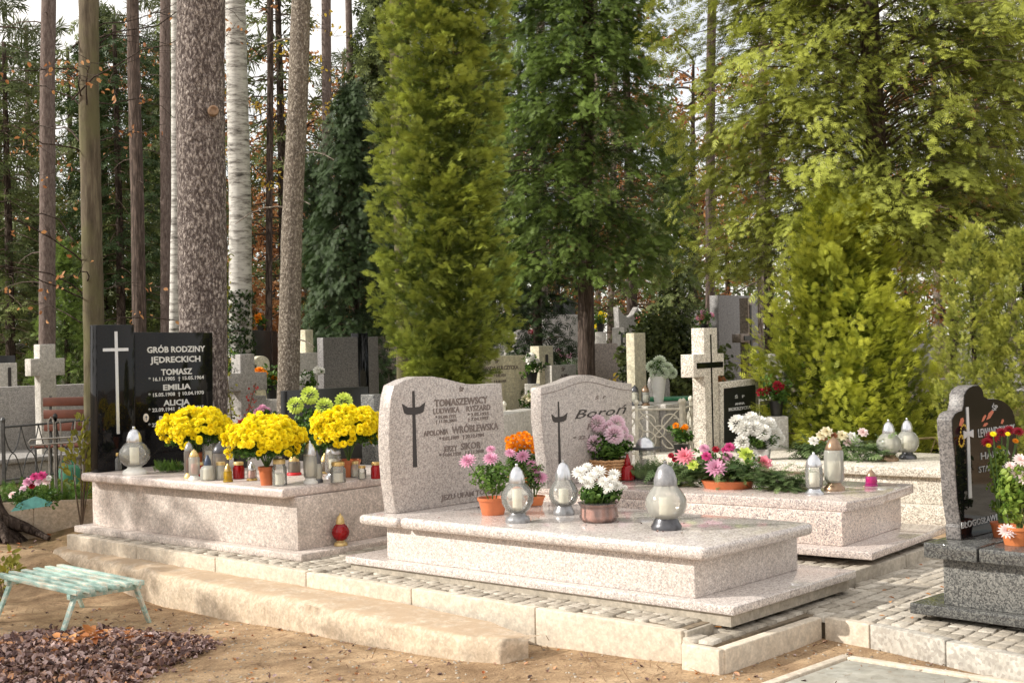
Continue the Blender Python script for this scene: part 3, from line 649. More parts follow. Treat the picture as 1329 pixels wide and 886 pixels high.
def settm(name):
    m, n, l, b = newmat(name)
    at = N(n, 'ShaderNodeAttribute', attribute_name='tint'); r = ramp(n, [(0, (.34, .30, .245)), (.5, (.48, .43, .36)), (1, (.60, .55, .475))]); l.new(at.outputs['Fac'], r.inputs['Fac'])
    tc = N(n, 'ShaderNodeTexCoord'); nz = N(n, 'ShaderNodeTexNoise', Scale=45, Detail=6, Roughness=.75); l.new(tc.outputs['Object'], nz.inputs['Vector'])
    r2 = ramp(n, [(.3, (.6, .58, .55)), (.7, (1.15, 1.15, 1.15))]); l.new(nz.outputs['Fac'], r2.inputs['Fac'])
    mx = N(n, 'ShaderNodeMix', data_type='RGBA', blend_type='MULTIPLY'); mx.inputs[0].default_value = 1; l.new(r.outputs['Color'], mx.inputs[6]); l.new(r2.outputs['Color'], mx.inputs[7]); l.new(mx.outputs[2], b.inputs['Base Color'])
    bp = N(n, 'ShaderNodeBump', Strength=.6, Distance=.006); l.new(nz.outputs['Fac'], bp.inputs['Height']); l.new(bp.outputs['Normal'], b.inputs['Normal']); b.inputs['Roughness'].default_value = .8
    return m
MT['settm'] = settm('sett_stone')
def cobbles(name, root, s0, s1, t0, t1, ds, dt, z, poly, slope=None):
    P = []; Sx = []; Sy = []
    for j in range(int((s1 - s0) / ds)):
        t = t0 + rnd.uniform(0, dt)
        while t < t1:
            w = dt * rnd.uniform(.8, 1.25); P.append((s0 + (j + .5) * ds + rnd.uniform(-.006, .006), t + w / 2)); Sy.append(w * .97); Sx.append(ds * rnd.uniform(.88, .99)); t += w
    P = np.array(P); a = root.rotation_euler.z
    X = root.location.x + cos(a) * P[:, 0] - sin(a) * P[:, 1]; Y = root.location.y + sin(a) * P[:, 0] + cos(a) * P[:, 1]
    k = inpoly(X, Y, poly); X = X[k]; Y = Y[k]; Sx = np.array(Sx)[k]; Sy = np.array(Sy)[k]; P = P[k]; n = len(X)
    zz = z + rng.normal(0, .0022, n) + (slope(P[:, 0], P[:, 1]) if slope else 0)
    T = np.stack([X, Y, zz - .006], 1); an = a + rng.normal(0, .03, n)
    R = np.zeros((n, 3, 3)); R[:, 0, 0] = np.cos(an); R[:, 0, 1] = -np.sin(an); R[:, 1, 0] = np.sin(an); R[:, 1, 1] = np.cos(an); R[:, 2, 2] = 1
    R[:, 2, 0] = rng.normal(0, .02, n); R[:, 2, 1] = rng.normal(0, .02, n)
    V, F, t = inst(SV, SF, R, np.stack([Sx, Sy, np.full(n, .06)], 1), T, rng.random(n))
    o = link(name, fastmesh(name, V, F, MT['settm'], t)); struct(o); return o
pm = plain('joint_sand', (.20, .155, .105), .95, 0, .3, 25, .4)
A_l = glob(bA, (-.07, -.02, 0)); 
plotpoly = [KL + kn * .05, KR + kn * .05, glob(bB, (SE - .03, 3.0, 0)), glob(bA, (-.07, 3.0, 0))]
cobbles('cobble_paving', bB, -5, SE, -.4, 3.2, .07, .075, -.035, plotpoly, lambda s, t: np.where(s < 0, .012, 0) + np.clip(t, 0, 1.2) * .02)
m = MB(); m.prism([(p.x, p.y) for p in plotpoly], -.3, -.05, 'z'); struct(m.build('plot_bedding', pm))
pathpoly = [pe[0] + ex * .02, q0 + kn * .085 + ex * .03, q1 + Vector((-.035, .125, 0)), q2 + Vector((-.06, .09, 0)), q3 + kn * .075, q6 + kn * .10, glob(bB, (8, 2, 0)), glob(bB, (8, 6.5, 0)), glob(bB, (SE + .03, 6.5, 0))]
cobbles('cobble_paving', bB, SE, 8, -.6, 6.5, .082, .10, ZP + .008, pathpoly)
m = MB(); m.prism([(p.x, p.y) for p in pathpoly], -.35, ZP - .014, 'z'); struct(m.build('path_bedding', pm))
# flag slabs bottom right
ZF = -.185
f0 = W(1093, 848, ZF); f1 = W(985, 886, ZF); f2 = W(1329, 884, ZF)
e1 = (f1 - f0).normalized(); e2 = (f2 - f0).normalized(); print('flags', f0, math.degrees(e1.angle(e2)))
def quad(name, a, b, c, d, z0, z1, mat, bev=.004):
    m = MB(); m.prism([(p.x, p.y) for p in (a, b, c, d)], z0, z1, 'z'); return struct(m.build(name, mat, None, bev))
o_ = f0; w1, w2 = 1.6, 2.2; bw = .05
ii = o_ + e1 * bw + e2 * bw
quad('paving_border', o_, o_ + e1 * w1, o_ + e1 * w1 + e2 * bw, o_ + e2 * bw, -.3, ZF, MT['concrete'])
quad('paving_border', o_ + e2 * (bw + .003), o_ + e2 * (bw + .003) + e1 * bw, o_ + e2 * w2 + e1 * bw, o_ + e2 * w2, -.3, ZF + .001, MT['concrete'])
fl = granite('pale_flagstone', [(.40, .39, .34), (.36, .35, .30), (.43, .42, .37)], 30, .8, .2, .5, (.28, .24, .18))
jj = .62
quad('paving_slab', ii + e1 * .012 + e2 * .012, ii + e1 * w1 + e2 * .012, ii + e1 * w1 + e2 * jj, ii + e2 * jj + e1 * .012, -.3, ZF - .008, fl)
quad('paving_slab', ii + e1 * .012 + e2 * (jj + .012), ii + e1 * w1 + e2 * (jj + .012), ii + e1 * w1 + e2 * (w2), ii + e2 * w2 + e1 * .012, -.3, ZF - .01, fl)
# ground
aB = bB.rotation_euler.z
def ground_z(x, y):
    dx = x - bB.location.x; dy = y - bB.location.y
    s = cos(aB) * dx + sin(aB) * dy; t = -sin(aB) * dx + cos(aB) * dy
    low = -.205 - .044 * np.clip(.9 - x, 0, 3.6)
    tc = 2.2 + (.15 - 2.2) * np.clip((-2.95 - s) / .5, 0, 1)
    k = np.clip((t - tc) / .7 + .5, 0, 1); k = k * k * (3 - 2 * k)
    z = low * (1 - k) + (-.10) * k
    z = z + .20 * np.exp(-((t + .30) / .45) ** 2) * np.clip((-1.2 - s) / 1.7, 0, 1) ** 1.5 * np.clip((t + 1.2) / .6, 0, 1) * (1 - k)
    return z + vnoise(x, y, 2.2, 1) * .010 + vnoise(x, y, 7, 2) * .004
gx = np.unique(np.concatenate([np.linspace(-400, -20, 20), np.linspace(-20, -6, 60), np.linspace(-6, 5, 200), np.linspace(5, 20, 60), np.linspace(20, 400, 20)]))
gy = np.unique(np.concatenate([np.linspace(-40, 2, 20), np.linspace(2, 12, 200), np.linspace(12, 30, 60), np.linspace(30, 600, 30)]))
XX, YY = np.meshgrid(gx, gy, indexing='ij'); ZZ = ground_z(XX, YY)
nx, ny = XX.shape; idx = np.arange(nx * ny).reshape(nx, ny)
F = np.stack([idx[:-1, :-1].ravel(), idx[1:, :-1].ravel(), idx[1:, 1:].ravel(), idx[:-1, 1:].ravel()], 1)
def groundmat():
    m, n, l, b = newmat('dirt_ground'); tc = N(n, 'ShaderNodeTexCoord')
    n1 = N(n, 'ShaderNodeTexNoise', Scale=1.3, Detail=8, Roughness=.6); n2 = N(n, 'ShaderNodeTexNoise', Scale=70, Detail=5, Roughness=.8); n3 = N(n, 'ShaderNodeTexNoise', Scale=9, Detail=6)
    for q in (n1, n2, n3): l.new(tc.outputs['Object'], q.inputs['Vector'])
    r1 = ramp(n, [(.35, (.28, .185, .11)), (.52, (.47, .33, .205)), (.7, (.62, .46, .30))]); l.new(n1.outputs['Fac'], r1.inputs['Fac'])
    r2 = ramp(n, [(.3, (.55, .52, .5)), (.5, (1, 1, 1)), (.75, (1.35, 1.32, 1.25))]); l.new(n2.outputs['Fac'], r2.inputs['Fac'])
    r3 = ramp(n, [(.3, (.75, .72, .7)), (.7, (1.12, 1.12, 1.1))]); l.new(n3.outputs['Fac'], r3.inputs['Fac'])
    mx = N(n, 'ShaderNodeMix', data_type='RGBA', blend_type='MULTIPLY'); mx.inputs[0].default_value = 1; l.new(r1.outputs['Color'], mx.inputs[6]); l.new(r2.outputs['Color'], mx.inputs[7])
    my = N(n, 'ShaderNodeMix', data_type='RGBA', blend_type='MULTIPLY'); my.inputs[0].default_value = 1; l.new(mx.outputs[2], my.inputs[6]); l.new(r3.outputs['Color'], my.inputs[7])
    # far part: mossy, leafy forest floor
    sp = N(n, 'ShaderNodeSeparateXYZ'); l.new(tc.outputs['Object'], sp.inputs[0]); mr = N(n, 'ShaderNodeMapRange'); mr.inputs[1].default_value = 9.5; mr.inputs[2].default_value = 13; l.new(sp.outputs['Y'], mr.inputs[0])
    r4 = ramp(n, [(.35, (.07, .075, .025)), (.5, (.15, .11, .055)), (.7, (.26, .17, .08))]); l.new(n3.outputs['Fac'], r4.inputs['Fac'])
    mz = N(n, 'ShaderNodeMix', data_type='RGBA'); l.new(mr.outputs[0], mz.inputs[0]); l.new(my.outputs[2], mz.inputs[6]); l.new(r4.outputs['Color'], mz.inputs[7])
    l.new(mz.outputs[2], b.inputs['Base Color']); b.inputs['Roughness'].default_value = .95; b.inputs['Specular IOR Level'].default_value = .1
    ad = N(n, 'ShaderNodeMath', operation='MULTIPLY_ADD'); l.new(n3.outputs['Fac'], ad.inputs[0]); ad.inputs[1].default_value = 2.5; l.new(n2.outputs['Fac'], ad.inputs[2])
    bp = N(n, 'ShaderNodeBump', Strength=.8, Distance=.015); l.new(ad.outputs[0], bp.inputs['Height']); l.new(bp.outputs['Normal'], b.inputs['Normal'])
    return m
struct(link('ground', fastmesh('ground', np.stack([XX.ravel(), YY.ravel(), ZZ.ravel()], 1), F, groundmat(), smooth=True)))
def gz(x, y): return float(ground_z(np.array([x]), np.array([y]))[0])
# ------------------------------------------------------------------ lanterns
PROF = {
 'globe': dict(base=[(.76, 0), (.78, .04), (.70, .09), (.50, .12), (.44, .16)], glass=[(.40, .15), (.70, .21), (.95, .32), (1, .41), (.95, .50), (.70, .61), (.44, .68)], lid=[(.48, .66), (.50, .70), (.46, .78), (.36, .87), (.20, .93), (.08, .945), (.10, .97), (.07, .995), (.0, 1)], ribs=18, candle=(.30, .2, .56)),
 'pear': dict(base=[(.72, 0), (.74, .05), (.64, .09), (.54, .16)], glass=[(.50, .15), (.85, .22), (1, .34), (.97, .44), (.80, .54), (.56, .63), (.50, .66)], lid=[(.56, .64), (.56, .72), (.46, .82), (.34, .90), (.15, .94), (.07, .95), (.09, .98), (0, 1)], ribs=22, candle=(.34, .2, .46)),
 'cyl': dict(base=[(1, 0), (1, .045), (.74, .09), (.66, .14)], glass=[(.68, .13), (.90, .17), (.95, .40), (.90, .62), (.76, .67)], lid=[(.86, .65), (.88, .70), (.74, .80), (.46, .90), (.16, .94), (.11, .99), (0, 1)], ribs=14, candle=(.5, .18, .5)),
 'tall': dict(base=[(.95, 0), (.95, .05), (.62, .12), (.62, .16)], glass=[(.72, .15), (.9, .2), (.9, .70), (.8, .74)], lid=[(.74, .73), (.78, .77), (.58, .86), (.34, .94), (.12, .96), (0, 1)], ribs=0, candle=(.5, .2, .5)),
 'jar': dict(base=None, glass=[(.82, 0), (1, .03), (1, .66), (.78, .76), (.78, .84)], lid=[(.86, .82), (.86, .97), (.80, 1), (0, 1.001)], ribs=12, candle=(.6, .05, .45)),
 'cap': dict(base=None, glass=[(.85, 0), (1, .03), (1, .42), (.80, .54), (.46, .60)], lid=[(.48, .58), (.48, .66), (.38, .80), (.22, .90), (.14, 1), (0, 1.001)], ribs=0, candle=(.6, .04, .42)),
 'pillar': dict(base=[(1, 0), (1, .08), (.85, .12)], glass=[(.82, .11), (.88, .2), (.86, .52), (.70, .60)], lid=[(.72, .58), (.70, .66), (.46, .84), (.20, .93), (.12, 1), (0, 1.001)], ribs=8, candle=(.6, .14, .5)),
}
def lantern(label, P, H, R, kind='cyl', glass='glass', lid='silver', base=None, wax='wax', group=None, sq=0):
    pf = PROF[kind]; t = thing('grave_lantern', label, 'lantern', P, rnd.uniform(0, 6), group)
    S = lambda pr: [(r * R, z * H) for r, z in pr]
    if pf['base']: MB().lathe(S(pf['base']), 24).build('base', MT[base or lid], t, 0, smooth=True)
    MB().lathe(S(pf['glass']), 36 if pf['ribs'] else 24, ribs=pf['ribs'], ribd=.02 if pf['ribs'] else 0).build('glass', MT[glass], t, 0, smooth=True)
    r, a, b = pf['candle']; MB().lathe([(r * R, a * H), (r * R, b * H), (r * R * .9, b * H + .002), (0, b * H)], 14).build('candle', MT[wax], t, 0, smooth=True)
    MB().lathe(S(pf['lid']), 24).build('lid', MT[lid], t, 0, smooth=True)
    return t
def on(root, z, u, v): return glob(root, ontop(root, z, u, v))
def px(P): return P.y / FPX     # metres per photo pixel at a point
def lan(root, z, u, v, top, rpx, label, **k):
    P = on(root, z, u, v - 2); s = px(P); return lantern(label, P, (v - top) * s, rpx * s, **k)
zA_ = zA + .0005
GA = 'lanterns on the left tomb'
for a in [
 (175, 617, 555, 20, 'big clear globe lantern with silver lid and white foot in front of the black pillar', dict(kind='globe', base='whitep')),
 (151.5, 612, 589, 6.5, 'little clear jar with gold lid next to the pillar foot', dict(kind='jar', lid='gold')),
 (246, 622, 574, 7.5, 'slim pinkish lantern with bronze dome leftmost in the crowded cluster', dict(kind='tall', glass='glassg', lid='pewter', wax='waxp', base='goldp')),
 (252.5, 624, 584, 8, 'white glass lantern with cream pointed lid and pink candle', dict(kind='tall', glass='glassm', lid='goldp', wax='waxp', base='whitep')),
 (271, 612, 562, 9, 'tall clear lantern with pointed pewter lid, highest of the cluster', dict(kind='tall', lid='pewter')),
 (286.5, 618, 574, 11.5, 'wide smoky lantern with a dark dome lid', dict(kind='cyl', glass='glassg', lid='silverd')),
 (270, 625, 592, 10, 'squat milky lantern with narrow navy cap', dict(kind='cap', glass='glassm', lid='navy')),
 (287, 624, 601, 7, 'small milky jar with pale gold lid beside the amber one', dict(kind='jar', glass='glassm', lid='goldp')),
 (296, 627, 603, 6.5, 'small amber yellow lantern at the slab edge', dict(kind='pillar', glass='glassy', lid='gold', base='glassy')),
 (259, 620, 602, 5.5, 'small red heart-coloured jar hidden between milky lanterns', dict(kind='jar', glass='glassr', lid='goldp', wax='waxp')),
 (310, 623, 601, 7.5, 'short red glass candle with pale lid under the middle bush', dict(kind='jar', glass='glassr', lid='goldp', wax='waxp')),
 (327, 625, 601, 7, 'clear lantern with gold foot left of the flower pot', dict(kind='pillar', glass='glass', lid='silver', base='gold', wax='waxp')),
 (363, 632, 597, 9.5, 'clear preserving jar with white candle at the slab corner', dict(kind='jar', lid='goldp')),
 (382, 618, 588, 9.5, 'oval clear lantern with dark red foot behind the jar', dict(kind='pillar', glass='glassg', lid='goldp', base='redcloth')),
 (403, 629, 573, 9.5, 'white and silver tall lantern with domed lid', dict(kind='cyl', glass='glassm', lid='silver', base='whitep')),
 (412, 628, 586, 7.5, 'slender lantern with black pointed cap and black foot', dict(kind='pillar', glass='glassm', lid='silverd')),
 (433, 622, 574, 11.5, 'large clear lantern with silver dome behind the round jar', dict(kind='cyl', lid='silver')),
 (439, 628, 601, 10, 'round clear jar with thin gold lid and white wax', dict(kind='jar', lid='gold')),
 (461, 621, 600, 5.5, 'narrow pale green candle jar beside the right flower pot', dict(kind='jar', glass='glassm', lid='goldp')),
 (470, 623, 606, 5.5, 'tiny clear candle jar with flat gold lid', dict(kind='jar', lid='gold')),
 (488, 623, 601, 6.5, 'short red candle with gold lid at the right end of the row', dict(kind='jar', glass='glassr', lid='gold', wax='waxp')),
 (422, 616, 590, 8, 'clear lantern half hidden between silver lids', dict(kind='pillar', glass='glassg', lid='goldp'))]:
    lan(bA, zA_, *a[:4], a[4], group=GA, **a[5])
q_ = ontop(bA, .0505, 430.5, 706); q_.x = LA - .066; P = glob(bA, q_); s = px(P)
lantern('red ribbed globe lantern with gold lid standing on the tomb base ledge', P, 42 * s, 11.5 * s, 'globe', 'glassr', 'goldp', wax='waxp')
GB = 'lanterns on the front tomb'
lan(bB, .3185, 672, 679, 603, 21, 'clear globe lantern with silver lid and marbled foot beside the pink potted plant', kind='globe', lid='silver', base='pewter', group=GB)
lan(bB, .3185, 732, 669, 598, 19, 'clear lantern behind with silver ball lid, near the far edge of the front slab', kind='pear', lid='silver', base='pewter', group=GB)
lan(bB, .3185, 865, 688, 599, 27, 'large milky pear lantern with dark grey lid and dark foot, alone at the right', kind='pear', glass='glassm', lid='pewter', base='silverd', group=GB)
GC = 'lanterns on the wreath tomb'
lan(bC, .3125, 815, 625, 591, 9, 'deep red glass lantern leaning on the wicker basket', kind='cap', glass='glassr', lid='glassr', wax='waxp', group=GC)
lan(bC, .3125, 1057, 643, 588, 12, 'short clear lantern with faceted glass and silver dome', kind='cyl', lid='silver', group=GC)
lan(bC, .3125, 1083, 638, 567, 14, 'tall ribbed milky lantern with bronze dome and foot', kind='tall', glass='glassm', lid='bronze', group=GC)
lan(bC, .3125, 1131, 632, 611, 8.5, 'tiny magenta candle jar with bronze cap near the slab end', kind='pillar', glass='glassp', lid='bronze', base='glassp', wax='waxp', group=GC)
GE = 'globe lanterns on the terrazzo tomb'
lan(bE, .3605, 1154, 600, 546, 16, 'milky globe lantern with pewter lid and bronze foot, left of the pair', kind='globe', glass='glassm', lid='silver', base='bronze', group=GE)
lan(bE, .3605, 1178, 597, 544, 15, 'milky globe lantern with dark and red foot, right of the pair', kind='globe', glass='glassm', lid='silver', base='silverd', group=GE)
# square lantern with chrome dome
P = on(bC, .3125, 838, 620) ; s = px(P)
t = thing('grave_lantern', 'square glass lantern with chrome dome roof and black tray behind the wreath', 'lantern', P, bC.rotation_euler.z)
h = 54 * s; r = 14 * s
MB().box(-r * 1.3, r * 1.3, -r * 1.3, r * 1.3, 0, h * .16).build('base', MT['silverd'], t, .003)
MB().box(-r * .7, r * .7, -r * .7, r * .7, h * .165, h * .68).build('glass', MT['glass'], t, .002)
MB().box(-r * 1.15, r * 1.15, -r * 1.15, r * 1.15, h * .685, h * .74).build('roof_plate', MT['silverd'], t, .002)
MB().lathe([(r * .9, h * .745), (r * .85, h * .84), (r * .5, h * .96), (0, h)], 20).build('dome', MT['silver'], t, smooth=True)
MB().lathe([(r * .4, h * .17), (r * .4, h * .45), (0, h * .45)], 12).build('candle', MT['wax'], t, smooth=True)
# ------------------------------------------------------------------ flowers
def pompon(n=46, r0=.35, spread=.9, w=.16, flat=1.0):
    V = []; F = []; J = []; g = pi * (3 - 5 ** .5)
    for i in range(n):
        zc = 1 - (i + .5) / n * (1 + spread); rr = (max(0, 1 - zc * zc)) ** .5; a = i * g
        d = np.array([rr * cos(a), rr * sin(a), zc * flat]); d0 = d / np.linalg.norm(d); tx = np.cross(d0, [0, 0, 1.]); tx = tx / (np.linalg.norm(tx) + 1e-6); up = np.cross(tx, d0)
        tip = d + up * .0; b0 = len(V)
        for p in (d * r0, d * .78 + tx * w + up * .07, tip, d * .78 - tx * w + up * .07): V.append(p)
        J += [-.35, 0, .18, 0]; F.append((b0, b0 + 1, b0 + 2, b0 + 3))
    return np.array(V), np.array(F), np.array(J)
def dahlia(rings=4, n=14, w=.13, cup=.9):
    V = []; F = []; J = []
    for k in range(rings):
        el = .12 + cup * k / max(1, rings - 1) * 1.1; L = 1 - .16 * k; nn = max(5, int(n - 2 * k))
        for i in range(nn):
            a = 2 * pi * (i + .5 * (k % 2)) / nn + .1 * k; d = np.array([cos(a) * cos(el), sin(a) * cos(el), sin(el)]); tx = np.array([-sin(a), cos(a), 0]); up = np.cross(d, tx) * -1; b0 = len(V)
            for p in (d * .08, d * L * .6 + tx * w + up * .02, d * L + np.array([0, 0, -.08]), d * L * .6 - tx * w + up * .02): V.append(p)
            J += [-.3, 0, .2 - .1 * k, 0]; F.append((b0, b0 + 1, b0 + 2, b0 + 3))
    return np.array(V), np.array(F), np.array(J)
POM = pompon(95, .5, 1.0, .17); POMS = pompon(26, .25, .75, .34); DAH = dahlia(); DAI = dahlia(2, 12, .16, .5); ROSE = dahlia(5, 8, .34, 1.2)
def head(name, tpl, mat, parent, p, nrm, r, tint=.6):
    """one flower head as a mesh (local to parent)"""
    n = Vector(nrm).normalized(); q = n.to_track_quat('Z', 'Y').to_matrix().to_4x4() @ Matrix.Rotation(rnd.uniform(0, 6), 4, 'Z')
    M = Matrix.Translation(p) @ q @ Matrix.Scale(r, 4)
    V = np.array([M @ Vector(v) for v in tpl[0]]); t = np.clip(tint + tpl[2] + rng.normal(0, .08, len(V)), 0, 1)
    return link(name, fastmesh(name, V, tpl[1], LF[mat], t), parent)
def many(name, tpl, mat, parent, P, Nn, S, tint):
    n = len(P); d = unit(n); R0 = basis(d - Nn * (d * Nn).sum(1, keepdims=True), Nn)  # y tangential, z ~ n
    V, F, t = inst(tpl[0], tpl[1], R0, S, P, tint, tpl[2]); return link(name, fastmesh(name, V, F, LF[mat], t), parent)
def leaves(name, mat, parent, P, D, S, tint=None, tpl=LC):
    n = len(P); return_ = Foliage(tpl); return_.add(P, D, unit(n) * .6 + np.array([0, 0, 1.]), S, rng.random(n) * .8 if tint is None else tint)
    return return_.build(name, LF[mat], parent)
def pot(parent, R, H, mat='terracotta', z=0):
    MB().lathe([(R * .72, 0), (R * .93, H * .82), (R, H * .83), (R * 1.02, H), (R * .92, H), (R * .88, H * .85), (0, H * .84)], 28).build('pot', MT[mat], parent, smooth=True)
def up_dirs(n, s=.8):
    d = unit(n) * s; d[:, 2] = np.abs(d[:, 2]) + .5; return d
# yellow cushion mums
def mum(label, P, wpx, htop, potR, potH, group, hole=None):
    s = px(P); t = thing('potted_chrysanthemum', label, 'potted plant', P, 0, group)
    pot(t, potR * s, potH * s); R = wpx / 2 * s; H = htop * s; zc = H - R * .70
    pts = []; g = pi * (3 - 5 ** .5); n = 520
    for i in range(n):
        z = 1 - (i + .5) / n * 1.35; rr = (1 - z * z) ** .5; a = i * g; pts.append((rr * cos(a), rr * sin(a), z))
    D = np.array(pts); D += rng.normal(0, .05, D.shape)
    ph = rnd.uniform(0, 6); lump = .97 + .055 * np.sin(D[:, 0] * 4 + ph) * np.cos(D[:, 2] * 3 + ph) + .06 * np.sin(D[:, 0] * 9 + ph * 2) + rng.normal(0, .035, n)
    Pp = D * np.array([R, R, R * .74]) * lump[:, None] + [0, 0, zc]
    keep = (D[:, 2] > -.05) | (rng.random(n) < .45)
    keep &= ~((D[:, 2] < .05) & (np.sin(np.arctan2(D[:, 1], D[:, 0]) * 3 + wpx) > .55))
    keep &= ~((np.sin(D[:, 0] * 7 + ph) * np.sin(D[:, 2] * 8 + ph) > .72) & (rng.random(n) < .8)); Pp = Pp[keep]; Dk = D[keep]; n = len(Pp)
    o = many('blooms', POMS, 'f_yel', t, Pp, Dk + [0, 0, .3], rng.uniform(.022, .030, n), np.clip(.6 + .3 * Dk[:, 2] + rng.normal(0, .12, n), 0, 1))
    n = 900; d = unit(n); d[:, 2] = np.abs(d[:, 2]) * 1.0 - .6; r = rng.uniform(.35, .92, n)[:, None]
    Pl = d * r * np.array([R, R, R * .62]) + [0, 0, zc]; k = Pl[:, 2] > potH * s * .9
    Pl = Pl[k]; leaves('foliage', 'green', t, Pl, unit(len(Pl)) + [0, 0, .3], rng.uniform(.035, .055, len(Pl)), rng.random(len(Pl)) * .55)
    m = MB()
    for k in range(9):
        a = k * .7; m.tube([(0, 0, potH * s * .85), (R * .25 * cos(a), R * .25 * sin(a), zc - R * .2), (R * .6 * cos(a), R * .6 * sin(a), zc + R * .1)], [.005, .004, .002], 5)
    m.build('stems', MT['stem'], t)
    MB().lathe([(potR * s * .9, potH * s * .8), (0, potH * s * .86)], 20).build('soil', MT['soil'], t)
    return t
GM = 'yellow cushion chrysanthemums on the left tomb'
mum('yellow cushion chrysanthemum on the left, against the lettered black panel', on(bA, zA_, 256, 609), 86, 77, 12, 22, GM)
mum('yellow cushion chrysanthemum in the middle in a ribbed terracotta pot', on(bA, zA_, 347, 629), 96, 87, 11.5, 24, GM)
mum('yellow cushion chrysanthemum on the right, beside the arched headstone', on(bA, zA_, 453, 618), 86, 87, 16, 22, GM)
# plants with separate large heads
def plant(label, P, potR, potH, heads, tpl, fmat, leafm='green', nleaf=160, lr=30, lz=(20, 60), potmat='terracotta', lsz=.05, potkind='pot', group=None, cat='potted plant', nm='potted_plant', tint=.6, hname='flower_head', stems=True, ltint=None, centre=None):
    """heads: (u,v,rpx,depth offset)"""
    s = px(P); t = thing(nm, label, cat, P, 0, group)
    if potkind == 'pot':
        pot(t, potR * s, potH * s, potmat); MB().lathe([(potR * s * .9, potH * s * .8), (0, potH * s * .86)], 20).build('soil', MT['soil'], t)
    elif potkind == 'basket':
        R = potR * s; H = potH * s; m = MB()
        for k in range(7):
            z = H * (k + .5) / 7; r = R * (.82 + .2 * k / 7); m.tube([(r * cos(a) , r * sin(a), z + .002 * (-1) ** j) for j, a in enumerate([2 * pi * i / 32 for i in range(33)])], H / 13, 6)
        m.build('basket', MT['wicker'], t); MB().lathe([(R * .75, .005), (R * .92, H * .9), (0, H * .92)], 20).build('soil', MT['soil'], t)
    elif potkind == 'wrap':
        R = potR * s; H = potH * s
        MB().lathe([(R * .85, 0), (R, H * .3), (R * .96, H * .8), (R * 1.0, H), (0, H * .9)], 24).build('pot', MT[potmat], t, smooth=True)
        m = MB(); m.lathe([(R * .95, .001), (R * 1.14, H * .25), (R * 1.05, H * .8), (R * 1.22, H * 1.08)], 30, ribs=9, ribd=.045); m.build('cellophane', MT['film'], t, smooth=False)
    elif potkind == 'cone':
        R = potR * s; H = potH * s; MB().lathe([(R * .62, 0), (R * .66, H * .03), (R * 1.15, H * .9), (R * 1.3, H), (R * 1.15, H * .99), (0, H * .9)], 24).build('vase_body', MT[potmat], t, smooth=True)
    hp = []
    for h in heads:
        u, v, r, dd = h[:4]; Q = W(u, v, 0, P.y + dd) - P; hp.append(Q)
        fm = h[4] if len(h) > 4 else fmat; tp = h[5] if len(h) > 5 else tpl
        head(hname, tp, fm, t, Q, (Q.x * 1.2 - .1, -.75 + dd, .8), r * s, tint)
    if stems:
        m = MB()
        for Q in hp: m.tube([(Q.x * .15, Q.y * .15, potH * s * .8), (Q.x * .55, Q.y * .55, Q.z * .6 + potH * s * .2), Q * .98], [.004, .0035, .003], 5)
        m.build('stems', MT['stem'], t)
    if nleaf:
        c = Vector(centre) * s if centre else Vector((0, 0, 0))
        d = unit(nleaf) * (rng.random((nleaf, 1)) ** .4); Pl = d * [lr * s, lr * s * .8, (lz[1] - lz[0]) / 2 * s] + [c.x, c.y, (lz[0] + lz[1]) / 2 * s]
        leaves('foliage', leafm, t, Pl, d + [0, 0, .4], rng.uniform(.7, 1.25, nleaf) * lsz, ltint)
    return t
# pink potted plant on B
P = on(bB, .3185, 640, 667)
plant('pot plant with three pink flower heads in a terracotta pot on the front slab', P, 20, 22, [(607, 598, 13, 0), (637, 595, 12, -.02), (662, 588, 9, .08), (637, 583, 8, .1)], DAH, 'f_pink', 'green', 90, 34, (22, 70), lsz=.045, ltint=rng.random(90) * .7 + .3)
P = on(bB, .3185, 694, 655)
plant('low pink chrysanthemum half hidden behind the first globe lantern', P, 14, 12, [(678, 592, 12, .02), (694, 610, 11, 0), (702, 620, 11, -.03), (690, 602, 8, .05)], DAH, 'f_pink', 'green', 60, 18, (12, 55), potmat='orangepot', lsz=.04)
# orange marigold-like mum behind B
t0p = W(676, 625, 0, 10.2); t0p.z = .25
plinth = thing('low_plinth', 'low light stone plinth between the two arched headstones carrying an orange potted plant', 'plinth', (t0p.x, t0p.y + .05, -.1), bB.rotation_euler.z)
MB().box(-.5, .35, -.25, .45, 0, .30).build('block', MT['greyl'], plinth, .01); MB().box(-.54, .39, -.29, .49, .301, .35).build('cover', MT['greyl'], plinth, .01)
t0p.z = .2505
hds = [(660 + i * 6.5 + rnd.uniform(-2, 2), 563 + (j * 7) + abs(i - 2.7) * 2.2 + rnd.uniform(-2, 2), 5.5, rnd.uniform(-.06, .08)) for i in range(6) for j in range(3)]
plant('orange chrysanthemum in an orange pot between the two arched headstones', t0p, 17, 16, hds, POMS, 'f_orange', 'green', 140, 22, (16, 52), potmat='orangepot', lsz=.04, stems=False)
# white wrapped basket on B
P = on(bB, .3185, 777, 676)
plant('white daisy-like chrysanthemums in a pink paper pot wrapped in cellophane', P, 22, 23, [(752, 613, 12, 0), (762, 606, 9, .07), (765, 628, 9, -.05), (777, 612, 12, -.02), (783, 625, 10, -.08), (797, 615, 10, 0), (801, 630, 9, -.04), (768, 618, 10, -.06), (790, 632, 9, -.1), (811, 632, 4.5, .0), (786, 638, 4, -.1), (757, 622, 8, -.04), (795, 622, 9, -.06)], DAH, 'f_white', 'green', 110, 30, (22, 46), potkind='wrap', potmat='pinkpaper', lsz=.055, tint=.75)
